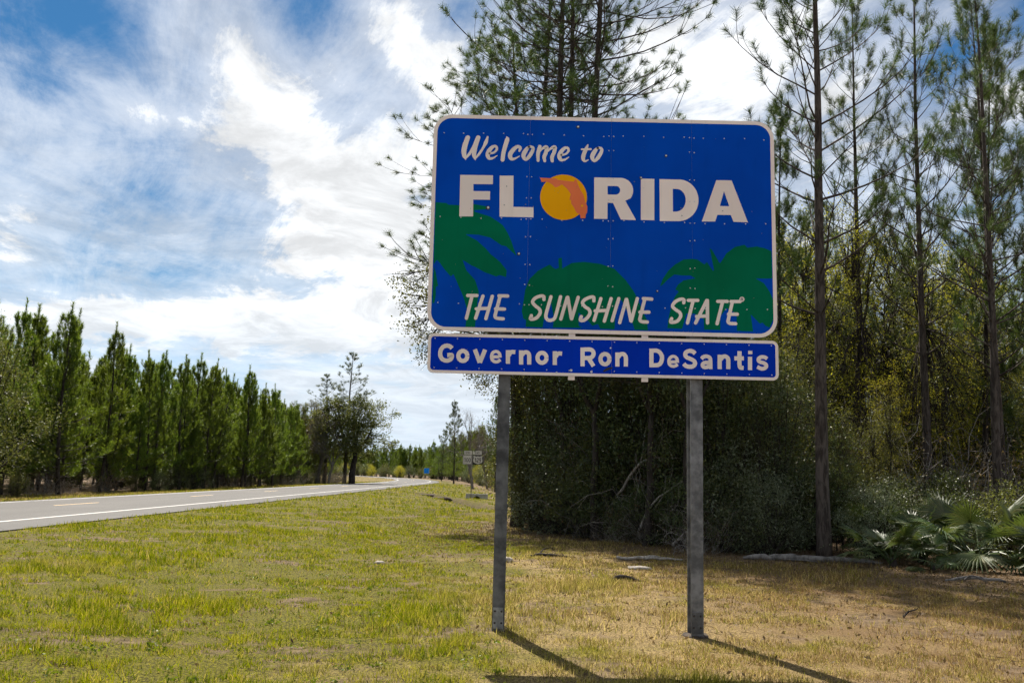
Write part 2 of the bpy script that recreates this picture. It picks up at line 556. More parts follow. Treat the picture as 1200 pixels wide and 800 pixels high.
def hardwood(name, seed, H, r0, spread, leaf_mat, leaf, per_tip, levels=4, first=0.3, bark_mat='bark_grey', ball=0.32, kids=3,
             lean=0.0, droop=0.0, aspect=0.5, gravity=0.0, stems=1, keep=1.0):
    rng = np.random.default_rng(seed)
    tb, nb = MB(), MB()
    tips = []
    def grow(p, d, L, r, lev):
        n = 4
        Q = [p]
        for i in range(n):
            d = unit(d + rng.normal(size=3) * 0.16 + np.array([0, 0, 0.05 - gravity * (levels - lev) * 0.12]))
            Q.append(Q[-1] + d * L / n)
        Q = np.array(Q)
        tb.tube(Q, r * np.linspace(1, 0.6, n + 1), 7 if lev == levels else (5 if lev > 1 else 3), False)
        if lev <= 0:
            tips.append(Q[-1]); tips.append(Q[2])
            return
        k = kids + (rng.random() < 0.5)
        a0 = rng.uniform(0, 6.28)
        for i in range(int(k)):
            a = a0 + i * 2 * math.pi / k + rng.normal() * 0.3
            ax1 = unit(np.cross(d, (0.3, 0.2, 1.0) if abs(d[2]) < 0.9 else (1.0, 0, 0)))
            ax2 = np.cross(d, ax1)
            tilt = rng.uniform(0.35, 0.95) * spread
            nd_ = unit(d * math.cos(tilt) + (ax1 * math.cos(a) + ax2 * math.sin(a)) * math.sin(tilt))
            s = Q[-1] if i == 0 else Q[int(rng.integers(2, n + 1))]
            grow(s, nd_, L * rng.uniform(0.55, 0.82), r * rng.uniform(0.45, 0.62), lev - 1)
    for s in range(stems):
        d0 = unit((lean + rng.normal() * 0.12 * (stems > 1) * 2, rng.normal() * 0.08, 1))
        b = np.array([rng.normal() * 0.15, rng.normal() * 0.15, -0.2]) if stems > 1 else np.array([0, 0, -0.3])
        grow(b, d0, H * first, r0 * rng.uniform(0.7, 1.0) if stems > 1 else r0, levels)
    T = np.array(tips)
    T = T[rng.random(len(T)) < keep]
    C = np.repeat(T, per_tip, 0)
    off = rng.normal(size=C.shape) * ball * 0.55
    nb.leaves(C + off, leaf, rng, aspect, droop)
    tr = tb.mesh(name + '_trunk', M[bark_mat], True)
    zmax = max(v.co.z for v in tr.vertices)
    k = H / zmax
    cr = nb.mesh(name + '_crown', M[leaf_mat], False, True)
    for me in (tr, cr):
        me.transform(Matrix.Scale(k, 4))
    return dict(trunk=tr, crown=cr)


def shrub(name, seed, H, W, leaf_mat, leaf, clumps, per, ball=0.22, bark_mat='bark_dark', aspect=0.5, twigs=0, hollow=0.35, base=0.0):
    rng = np.random.default_rng(seed)
    tb, nb = MB(), MB()
    cs = []
    while len(cs) < clumps:
        v = rng.uniform(-1, 1, 3)
        r = np.linalg.norm(v)
        if r > 1 or r < hollow:
            continue
        # lumpy outline
        k = 0.78 + 0.3 * math.sin(3.1 * math.atan2(v[1], v[0]) + seed) * 0.5 + 0.25 * rng.random()
        z = (v[2] * 0.5 + 0.5) * H * (0.85 + 0.15 * k)
        wz = 0.62 + 0.38 * math.sin(min(1, z / H + 0.25) * math.pi)
        cs.append((v[0] * W * 0.5 * k * wz * 1.15, v[1] * W * 0.5 * k * wz * 1.15, max(0.08, z + base)))
    cs = np.array(cs)
    for i, c in enumerate(cs):
        if i % 2 == 0:
            b = np.array([rng.normal() * 0.12 * W * 0.4, rng.normal() * 0.12 * W * 0.4, -0.1])
            m = b * 0.4 + c * 0.6 + rng.normal(size=3) * 0.12 - np.array([c[0], c[1], 0]) * 0.18
            tt = np.linspace(0, 1, 5)[:, None]
            Q = (1 - tt) ** 2 * b + 2 * tt * (1 - tt) * m + tt ** 2 * c
            r = 0.006 + 0.006 * H * rng.random()
            tb.tube(Q, r * np.linspace(1.2, 0.35, 5), 4, False)
    for _ in range(twigs):
        c = cs[rng.integers(len(cs))] * rng.uniform(0.7, 1.0)
        d = unit(rng.normal(size=3) + np.array([0, 0, 0.2]))
        Q = np.array([c, c + d * 0.3 + rng.normal(size=3) * 0.05, c + d * 0.65 + rng.normal(size=3) * 0.1])
        tb.tube(Q, (0.007, 0.005, 0.002), 3, False)
    C = np.repeat(cs, per, 0)
    sc = rng.uniform(0.7, 1.4, (len(cs), 1)).repeat(per, 0)
    off = rng.normal(size=C.shape) * ball * sc * np.array([1, 1, 0.75])
    P = C + off
    P[:, 2] = np.maximum(P[:, 2], 0.02)
    nb.leaves(P, leaf, rng, aspect)
    return dict(stem=tb.mesh(name + '_stem', M[bark_mat], True), foliage=nb.mesh(name + '_foliage', M[leaf_mat], False, True))


def clump_tree(name, seed, H, W, base, r0, leaf_mat, leaf, clumps, per, ball=0.3, bark_mat='bark_dark', aspect=0.5, fork=0.35, hang=0.0, slim=1.0, inner=0.35):
    """broadleaved tree: forked trunk, a limb curving out to every leaf clump"""
    rng = np.random.default_rng(seed)
    tb, nb = MB(), MB()
    zf = H * fork
    n = 7
    zz = np.linspace(-0.3, zf, n)
    w = np.cumsum(rng.normal(size=(n, 2)) * 0.05 * r0 * 6, 0)
    P = np.column_stack([w, zz])
    tb.tube(P, r0 * np.linspace(1.25, 0.72, n), 9)
    top = P[-1]
    forks = []
    nf = 4
    for k in range(nf):
        a = k * 6.283 / nf + rng.normal() * 0.4
        e = top + np.array([math.cos(a) * W * 0.17 * slim, math.sin(a) * W * 0.17 * slim, (H - zf) * rng.uniform(0.25, 0.5)])
        m = top * 0.5 + e * 0.5 + np.array([math.cos(a), math.sin(a), -0.2]) * W * 0.05
        tt = np.linspace(0, 1, 6)[:, None]
        Q = (1 - tt) ** 2 * top + 2 * tt * (1 - tt) * m + tt ** 2 * e
        tb.tube(Q, r0 * 0.6 * np.linspace(1, 0.5, 6), 7, False)
        forks += [Q[2], Q[3], Q[5]]
    forks = np.array(forks + [top])
    cs = []
    lob = rng.uniform(0, 6.28, 3)
    while len(cs) < clumps:
        v = rng.uniform(-1, 1, 3); r = np.linalg.norm(v)
        if r > 1 or r < inner: continue
        az = math.atan2(v[1], v[0])
        k = 0.80 + 0.16 * math.sin(2 * az + lob[0]) + 0.14 * math.sin(5 * az + lob[1] + 3 * v[2]) + 0.12 * math.sin(7 * v[2] + lob[2])
        cs.append((v[0] * W * 0.5 * k, v[1] * W * 0.5 * k, base + (v[2] * 0.5 + 0.5) * (H - base) * (0.86 + 0.14 * k)))
    cs = np.array(cs)
    for c in cs:
        d = np.linalg.norm(forks - c, axis=1) + np.maximum(0, forks[:, 2] - c[2]) * 0.5
        f = forks[np.argmin(d)]
        m = f * 0.5 + c * 0.5 + np.array([0, 0, 0.15 * np.linalg.norm(c - f)]) + rng.normal(size=3) * 0.15
        tt = np.linspace(0, 1, 6)[:, None]
        Q = (1 - tt) ** 2 * f + 2 * tt * (1 - tt) * m + tt ** 2 * c
        L = np.linalg.norm(c - f)
        r = min(r0 * 0.4, 0.008 + 0.012 * L)
        tb.tube(Q, r * np.linspace(1, 0.3, 6), 4, False)
        for _ in range(4):
            q = c + rng.normal(size=3) * ball * 1.1 - np.array([0, 0, hang * rng.random()])
            tb.tube(np.array([Q[4], (Q[4] + q) / 2 + rng.normal(size=3) * 0.04, q]), (r * 0.35, r * 0.25, 0.003), 3, False)
    C = np.repeat(cs, per, 0)
    sc = rng.uniform(0.6, 1.5, (len(cs), 1)).repeat(per, 0)
    off = rng.normal(size=C.shape) * ball * sc * np.array([1, 1, 0.7])
    if hang:
        off[:, 2] -= hang * rng.random(len(off)) ** 2
    nb.leaves(C + off, leaf, rng, aspect, 0.4 if hang else 0.0)
    return dict(trunk=tb.mesh(name + '_trunk', M[bark_mat], True), crown=nb.mesh(name + '_crown', M[leaf_mat], False, True))


def tangle(name, seed, H, W, n, mat, leaf_mat=None, nleaf=0, leaf=0.05):
    """mass of bare crossing stems and hanging vines"""
    rng = np.random.default_rng(seed)
    tb = MB()
    pts = []
    for _ in range(n):
        a = rng.uniform(0, 6.28); r = W * 0.5 * math.sqrt(rng.random()) * 0.6
        p = np.array([r * math.cos(a), r * math.sin(a), -0.05])
        d = unit((math.cos(a) * 0.5 + rng.normal() * 0.3, math.sin(a) * 0.5 + rng.normal() * 0.3, 1.1))
        L = H * rng.uniform(0.5, 1.1)
        k = 7
        Q = [p]
        for i in range(k):
            d = unit(d + rng.normal(size=3) * 0.25 - np.array([0, 0, 0.10 * i * rng.random()]))
            q = Q[-1] + d * L / k
            q[2] = max(q[2], 0.03)
            Q.append(q)
        Q = np.array(Q)
        r0 = rng.uniform(0.004, 0.012)
        tb.tube(Q, r0 * np.linspace(1.2, 0.3, k + 1), 3, False)
        for _j in range(4):
            i = rng.integers(2, k)
            e = Q[i] + unit(rng.normal(size=3) + np.array([0, 0, 0.3])) * L * rng.uniform(0.1, 0.28)
            mid = (Q[i] + e) / 2 + rng.normal(size=3) * 0.05
            tb.tube(np.array([Q[i], mid, e]), (r0 * 0.5, r0 * 0.4, r0 * 0.2), 3, False)
            pts += [mid, e]
    out = dict(stem=tb.mesh(name + '_stem', M[mat], True))
    if nleaf:
        nb = MB()
        pts = np.array(pts)
        C = pts[rng.integers(0, len(pts), nleaf)] + rng.normal(size=(nleaf, 3)) * 0.08
        C[:, 2] = np.maximum(C[:, 2], 0.02)
        nb.leaves(C, leaf, rng)
        out['foliage'] = nb.mesh(name + '_foliage', M[leaf_mat], False, True)
    return out


def place(kind, meshes, loc, rz, scale, label, cat, group=None):
    """one plant: an Empty at its foot, a child for every part"""
    e = empty(kind, loc, rz, scale)
    for part, me in meshes.items():
        link(part, me, e)
    return tag(e, label, cat, group)

# ------------------------------------------------------------------ ground, road
def road_edge(y):
    y = np.asarray(y, float)
    return -9.7 - 0.00118 * np.clip(y - 115, 0, None) ** 2


_ey = np.array([-40, 0, 8, 14, 16.5, 18.5, 20, 22, 25, 27.5, 60, 90, 130, 200, 270, 330, 700], float)
_ex = np.array([30, 16, 10.5, 8.0, 7.0, 5.2, 4.0, 2.4, 0.8, 0.6, 1.6, -1.5, -5.5, -12.5, -25, -45, -200], float)


def wood_edge(y):
    return np.interp(y, _ey, _ex)


_dp = np.array([(-0.6, 42), (-2.4, 52), (-4.9, 62), (-6.2, 66)], float)


def ditch_d(x, y):
    d = np.full(np.shape(x), 1e9)
    for a, b in zip(_dp[:-1], _dp[1:]):
        ab = b - a
        t = np.clip(((x - a[0]) * ab[0] + (y - a[1]) * ab[1]) / (ab @ ab), 0, 1)
        d = np.minimum(d, np.hypot(x - a[0] - t * ab[0], y - a[1] - t * ab[1]))
    return d


def hgt(x, y):
    x = np.asarray(x, float); y = np.asarray(y, float)
    d = x - road_edge(y)
    z = 0.20 * (1 - sst(d, 0.4, 8.6))
    z = z + 0.05 * (fbm(x, y, 0.35, 3) - 0.5) * sst(np.abs(d + 3.6), 4.0, 6.0)
    z = z + 0.10 * sst(d, 8.0, 11.0) * (fbm(x, y, 0.12, 2) - 0.5) * sst(y, 10, 20)
    z = np.where(d < -7.3, 0.20 - 0.10 * sst(-d, 7.8, 10.0) + 0.05 * (fbm(x, y, 0.3, 3) - 0.5) * sst(-d, 7.6, 9), z)
    z = z - 0.03 * (1 - sst(np.abs(d + 3.65), 3.2, 3.6))
    z = z - 0.45 * (1 - sst(ditch_d(x, y), 0.35, 0.95))
    z = z - 0.35 * (1 - sst(np.hypot((x + 1.9) / 1.6, (y - 60.2) / 1.6), 0.3, 1.0))
    # low humps of turned soil
    for mx, my, mr, mh in ((0.6, 15.8, 1.2, 0.05), (-2.1, 36.0, 2.0, 0.16), (2.6, 12.2, 1.5, 0.05), (-5.5, 64.5, 0.8, 0.25), (-3.9, 58.3, 0.7, 0.22)):
        z = z + mh * np.exp(-((x - mx) ** 2 + (y - my) ** 2) / mr ** 2)
    return z


def ground_nodes(nt):
    """own colours of the verge: where it is green, where it has gone to straw, where soil shows"""
    g = nt.nodes.new('ShaderNodeNewGeometry')
    pos = g.outputs['Position']
    sep = nt.nodes.new('ShaderNodeSeparateXYZ')
    nt.links.new(pos, sep.inputs[0])
    big = noise(nt, pos, 0.28, 4.0, 0.6, 0.4)
    mid = noise(nt, pos, 1.1, 4.0, 0.65, 0.3)
    drift = mth(nt, 'ADD', mth(nt, 'MULTIPLY', big, 0.6), mth(nt, 'MULTIPLY', mid, 0.4))
    bx = ramp(nt, sep.outputs[0], -3.0, 2.6, -0.13, 0.14)
    byy = ramp(nt, sep.outputs[1], 20, 60, 0.0, -0.07)
    lf = ramp(nt, sep.outputs[0], -16.0, -18.0, 0.0, 0.22)
    tot = mth(nt, 'ADD', mth(nt, 'ADD', mth(nt, 'ADD', drift, bx), byy), lf)
    straw = ramp(nt, tot, 0.42, 0.62)
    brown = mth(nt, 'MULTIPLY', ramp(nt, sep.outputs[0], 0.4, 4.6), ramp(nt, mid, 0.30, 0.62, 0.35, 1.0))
    soil = ramp(nt, noise(nt, pos, 0.75, 5.0, 0.62, 0.6), 0.52, 0.63)
    return pos, straw, soil, brown


def m_ground():
    m, nt, b = mat_new('ground_cover')
    pos, straw, soil, brown = ground_nodes(nt)
    fine = noise(nt, pos, 38.0, 6.0, 0.75)
    fine2 = noise(nt, pos, 6.0, 5.0, 0.7)
    green = mixc(nt, ramp(nt, fine, 0.38, 0.62), (0.018, 0.016, 0.002), (0.150, 0.135, 0.012))
    dry = mixc(nt, ramp(nt, fine, 0.38, 0.62), (0.060, 0.040, 0.017), (0.33, 0.24, 0.105))
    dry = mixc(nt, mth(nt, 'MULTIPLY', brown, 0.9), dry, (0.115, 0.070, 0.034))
    c = mixc(nt, straw, green, dry)
    dirt = mixc(nt, ramp(nt, fine2, 0.35, 0.65), (0.060, 0.040, 0.024), (0.17, 0.12, 0.075))
    c = mixc(nt, mth(nt, 'MULTIPLY', soil, 0.85), c, dirt)
    at = nt.nodes.new('ShaderNodeAttribute'); at.attribute_name = 'wood'
    litter = mixc(nt, ramp(nt, fine, 0.3, 0.7), (0.075, 0.050, 0.032), (0.20, 0.14, 0.085))
    c = mixc(nt, mth(nt, 'MULTIPLY', at.outputs['Fac'], 0.95), c, litter)
    ad = nt.nodes.new('ShaderNodeAttribute'); ad.attribute_name = 'cut'
    c = mixc(nt, ad.outputs['Fac'], c, (0.05, 0.034, 0.022))
    nt.links.new(c, b.inputs['Base Color'])
    b.inputs['Roughness'].default_value = 0.95
    b.inputs['Specular IOR Level'].default_value = 0.1
    bump(nt, b, mth(nt, 'ADD', fine, mth(nt, 'MULTIPLY', fine2, 1.5)), 0.6, 0.03)
    return m


def build_ground():
    xs = np.concatenate([np.arange(-900, -60, 40), np.arange(-60, -26, 3.0), np.arange(-26, 14, 0.4), np.arange(14, 60, 3.0), np.arange(60, 901, 40)])
    ys = np.concatenate([np.arange(-200, -10, 20), np.arange(-10, 4, 1.0), np.arange(4, 30, 0.4), np.arange(30, 80, 0.55), np.arange(80, 160, 1.6),
                         np.arange(160, 340, 4.0), np.arange(340, 1400, 60)])
    X, Y = np.meshgrid(xs, ys)
    Z = hgt(X, Y)
    n, k = len(ys), len(xs)
    i = np.arange(n - 1)[:, None] * k + np.arange(k - 1)[None]
    F = np.stack([i, i + 1, i + k + 1, i + k], -1).reshape(-1, 4)
    mb = MB()
    mb.add(np.stack([X, Y, Z], -1).reshape(-1, 3), F)
    o = mb.build('ground', m_ground(), None, True)
    wd = sst(X - wood_edge(Y) + (fbm(X, Y, 0.5, 3) - 0.5) * 3.4, -3.4, 0.4)
    wd = np.maximum(wd, sst(-(X - road_edge(Y)) - 11.0 + (fbm(X, Y, 0.4, 3) - 0.5) * 1.2, -0.4, 0.8) * (1 - sst(Y, 100, 106)))
    a = o.data.attributes.new('wood', 'FLOAT', 'POINT'); a.data.foreach_set('value', wd.ravel().astype(np.float32))
    ct = np.clip(1 - sst(ditch_d(X, Y), 0.45, 0.95) + 0.9 * np.exp(-(((X + 2.1) / 1.3) ** 2 + ((Y - 36) / 2.2) ** 2) * 1.3) * (fbm(X, Y, 1.0, 3) > 0.45), 0, 1)
    a = o.data.attributes.new('cut', 'FLOAT', 'POINT'); a.data.foreach_set('value', ct.ravel().astype(np.float32))
    tag(o, kind='structure')
    return o


ground = build_ground()


def m_asphalt():
    m, nt, b = mat_new('worn_asphalt')
    g = nt.nodes.new('ShaderNodeNewGeometry')
    pos = g.outputs['Position']
    mp = nt.nodes.new('ShaderNodeMapping'); mp.inputs['Scale'].default_value = (1.0, 0.06, 1.0)
    nt.links.new(pos, mp.inputs[0])
    f = noise(nt, pos, 60.0, 4.0, 0.7)
    lanes = noise(nt, mp.outputs[0], 1.2, 3.0, 0.5)
    patch = noise(nt, pos, 0.25, 4.0, 0.6)
    c = mixc(nt, ramp(nt, f, 0.3, 0.7), (0.042, 0.040, 0.038), (0.095, 0.088, 0.084))
    c = mixc(nt, ramp(nt, lanes, 0.4, 0.65, 0, 0.55), c, (0.055, 0.051, 0.049))
    c = mixc(nt, ramp(nt, patch, 0.5, 0.7, 0, 0.3), c, (0.10, 0.094, 0.089))
    nt.links.new(c, b.inputs['Base Color'])
    b.inputs['Roughness'].default_value = 0.8
    b.inputs['Specular IOR Level'].default_value = 0.25
    bump(nt, b, f, 0.35, 0.006)
    return m


def paint(name, col):
    m, nt, b = mat_new(name)
    g = nt.nodes.new('ShaderNodeNewGeometry')
    f = noise(nt, g.outputs['Position'], 9.0, 5.0, 0.7)
    nt.links.new(mixc(nt, ramp(nt, f, 0.44, 0.66), col, (0.30, 0.29, 0.28)), b.inputs['Base Color'])
    b.inputs['Roughness'].default_value = 0.6
    return m


def strip(name, mat, d0, d1, z0, z1, y0=-60.0, y1=330.0, step=2.0, skirt=0.0, parent=None):
    """ribbon following the road between lateral distances d0 > d1 from its near edge"""
    ys = np.arange(y0, y1 + 0.01, step)
    E = np.column_stack([road_edge(ys), ys])
    T = np.gradient(E, axis=0); T /= np.linalg.norm(T, axis=1, keepdims=True)
    N = np.column_stack([T[:, 1], -T[:, 0]])
    cols = [(d0, z0), (d1, z1)]
    if skirt:
        m = (d0 + d1) / 2
        cols = [(d0, z0 - skirt), (d0, z0), (m, (z0 + z1) / 2 + 0.05), (d1, z1), (d1, z1 - skirt)]
    V = np.stack([np.column_stack([E + N * d, np.full(len(ys), z)]) for d, z in cols], 1)
    k = len(cols)
    i = np.arange(len(ys) - 1)[:, None] * k + np.arange(k - 1)[None]
    F = np.stack([i, i + k, i + k + 1, i + 1], -1).reshape(-1, 4)[:, ::-1]
    mb = MB(); mb.add(V.reshape(-1, 3), F)
    return mb.build(name, mat, parent)


ROAD_Z = 0.222
road = tag(strip('road', m_asphalt(), 0.0, -7.3, ROAD_Z, ROAD_Z, skirt=0.12), kind='structure')
def rz(d): return ROAD_Z + 0.05 * (1 - abs(d + 3.65) / 3.65)
MW, MY = paint('white_road_paint', (0.44, 0.43, 0.41)), paint('yellow_road_paint', (0.62, 0.36, 0.05))
strip('edge_line', MW, -1.30, -1.42, rz(-1.3) + 0.004, rz(-1.42) + 0.004, parent=road)
strip('edge_line', MW, -6.70, -6.84, rz(-6.7) + 0.004, rz(-6.84) + 0.004, parent=road)
for k in range(26):
    y = -8 + k * 12.2
    strip('centre_dash', MY, -4.02, -4.14, rz(-4.02) + 0.004, rz(-4.14) + 0.004, y, y + 3.05, 0.61, parent=road)


# ------------------------------------------------------------------ grass and litter
def m_grass():
    m, nt, b = mat_new('grass_blades')
    pos, straw, soil, brown = ground_nodes(nt)
    at = nt.nodes.new('ShaderNodeAttribute'); at.attribute_name = 'rnd'
    r = at.outputs['Fac']
    fine = noise(nt, pos, 3.2, 4.0, 0.7)
    gr = mixc(nt, ramp(nt, fine, 0.35, 0.65), (0.110, 0.155, 0.001), (0.315, 0.320, 0.003))
    gr = mixc(nt, ramp(nt, r, 0.30, 0.10, 0.0, 0.8), gr, (0.045, 0.060, 0.002))
    gr = mixc(nt, ramp(nt, r, 0.74, 0.95), gr, (0.46, 0.36, 0.07))
    dr = mixc(nt, ramp(nt, r, 0.0, 0.9), (0.14, 0.095, 0.030), (0.66, 0.51, 0.19))
    dr = mixc(nt, ramp(nt, r, 0.78, 0.80), dr, (0.22, 0.22, 0.018))
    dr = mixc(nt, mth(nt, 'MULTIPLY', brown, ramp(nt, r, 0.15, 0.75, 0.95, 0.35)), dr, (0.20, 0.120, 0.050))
    c = mixc(nt, straw, gr, dr)
    nt.links.new(c, b.inputs['Base Color'])
    b.inputs['Roughness'].default_value = 0.6
    b.inputs['Specular IOR Level'].default_value = 0.10
    tr = nt.nodes.new('ShaderNodeBsdfTranslucent')
    nt.links.new(c, tr.inputs['Color'])
    mx = nt.nodes.new('ShaderNodeMixShader'); mx.inputs[0].default_value = 0.45
    nt.links.new(b.outputs[0], mx.inputs[1]); nt.links.new(tr.outputs[0], mx.inputs[2])
    nt.links.new(mx.outputs[0], nt.nodes['Material Output'].inputs[0])
    return m


def scatter(y0, y1, dens, margin=3.0, side='right'):
    rng = RNG
    n = int((y1 - y0) * (1.25 * y1 + 2 * margin) * dens)
    y = rng.uniform(y0, y1, n)
    x = rng.uniform(-1, 1, n) * (0.625 * y1 + margin)
    ok = np.abs(x) < 0.625 * y + margin
    d = x - road_edge(y)
    if side == 'right':
        ok &= (d > 0.03) & (x < wood_edge(y) + 1.2)
    else:
        ok &= (d < -7.36) & (d > -12.2)
    return x[ok], y[ok]


def blades(mb, x, y, h, w, rng, lean=0.55):
    n = len(x)
    z = hgt(x, y) - 0.006
    a = rng.uniform(0, 6.283, n)
    l = np.abs(rng.normal(size=n)) * lean
    d = np.column_stack([np.cos(a) * l, np.sin(a) * l, np.ones(n)])
    d /= np.linalg.norm(d, axis=1, keepdims=True)
    mb.needles(np.column_stack([x, y, z]), d, h * rng.uniform(0.45, 1.25, n), w * rng.uniform(0.7, 1.3, n), rng)


def build_grass():
    mb = MB()
    rng = RNG
    for (y0, y1, dens, h, w) in ((3.2, 9, 2600, 0.052, 0.0075), (9, 14, 1600, 0.056, 0.0095), (14, 22, 700, 0.062, 0.014), (22, 36, 250, 0.072, 0.020),
                                 (36, 62, 60, 0.085, 0.032), (62, 125, 14, 0.11, 0.06)):
        x, y = scatter(y0, y1, dens, 2.0 if y0 < 20 else 1.0)
        t = 0.45 * fbm(x, y, 1.3, 3) + 0.55 * vnoise(x + 3, y + 8, 5.5 if y1 < 23 else 2.2)
        wood = sst(x - wood_edge(y), -2.2, 0.8)
        bare = sst(fbm(x + 50, y, 0.75, 3), 0.54, 0.66) * 0.85
        keep = rng.random(len(x)) < (0.10 + 1.25 * sst(t, 0.35, 0.64)) * (1 - 0.86 * wood) * (1 - bare)
        keep &= ditch_d(x, y) > 0.85
        x, y, t = x[keep], y[keep], t[keep]
        tall = 1 + 0.9 * sst(fbm(x - 20, y + 9, 0.6, 3), 0.52, 0.72) + 0.35 * sst(x - road_edge(y), 1.2, 0.0)
        blades(mb, x, y, h * (0.35 + 1.3 * t) * tall, w, rng, 0.8)
    for (y0, y1, dens, h, w) in ((24, 60, 70, 0.10, 0.026), (60, 130, 24, 0.13, 0.055)):
        x, y = scatter(y0, y1, dens, 1.0, 'left')
        blades(mb, x, y, h, w, rng)
    return tag(mb.build('grass', m_grass(), None, False, True), 'short patchy green and straw grass covering the road verge', 'grass', kind='stuff')


def build_litter():
    rng = RNG
    mb = MB()
    y = rng.uniform(7, 30, 60000)
    x = rng.uniform(-4, 22, 60000)
    ok = (np.abs(x) < 0.64 * y + 2) & (rng.random(60000) < np.exp(-np.clip(wood_edge(y) - x, 0, 99) / 3.4)) & (x < wood_edge(y) + 4)
    x, y = x[ok], y[ok]
    c = np.column_stack([x, y, hgt(x, y) + 0.012 + 0.02 * rng.random(len(x))])
    mb.leaves(c, 0.055, rng, 0.45)
    # pine straw
    n = 26000
    y = rng.uniform(8, 26, n); x = rng.uniform(-2, 18, n)
    ok = (np.abs(x) < 0.64 * y + 2) & (rng.random(n) < np.exp(-np.clip(wood_edge(y) - x, 0, 99) / 4.0)) & (x < wood_edge(y) + 2)
    x, y = x[ok], y[ok]
    d = rng.normal(size=(len(x), 3)) * (1, 1, 0.12); d /= np.linalg.norm(d, axis=1, keepdims=True)
    mb.needles(np.column_stack([x, y, hgt(x, y) + 0.02]), d, 0.22, 0.006, rng)
    # scattered dead leaves out on the grass
    n = 15000
    y = 4 + 18 * rng.random(n) ** 1.3; x = rng.uniform(-9, 8, n)
    ok = fbm(x, y, 0.9, 3) > rng.uniform(0.35, 0.62, n)
    x, y = x[ok], y[ok]
    n = len(x)
    mb.leaves(np.column_stack([x, y, hgt(x, y) + 0.02]), 0.034, rng, 0.5)
    return tag(mb.build('leaf_litter', M['leaf_brown'], None, False, True), 'brown fallen leaves and pine straw along the wood edge', 'leaf litter', kind='stuff')


def build_weeds():
    rng = RNG
    mb = MB()
    for _ in range(330):
        y = 4.5 + 22 * rng.random() ** 1.4; x = rng.uniform(-0.62 * y - 1, 0.2)
        if x < road_edge(y) + 0.3 or x > wood_edge(y) - 1.0 or fbm(x, y, 0.4, 3) < 0.44: continue
        n = int(rng.integers(6, 26)); r = rng.uniform(0.03, 0.15)
        c = rng.normal(size=(n, 2)) * r * 0.6
        mb.leaves(np.column_stack([x + c[:, 0], y + c[:, 1], hgt(x + c[:, 0], y + c[:, 1]) + 0.010 + rng.random(n) * 0.03]), 0.032, rng, 0.6)
    m = foliage('verge_weed', [(0.070, 0.130, 0.008), (0.11, 0.17, 0.010), (0.17, 0.22, 0.012)], 0.35, 0.55, 0.2)
    return tag(mb.build('verge_weeds', m, None, False, True), 'small dark green broadleaved weeds dotted through the verge grass', 'weeds', kind='stuff')


build_grass()
build_litter()
build_weeds()

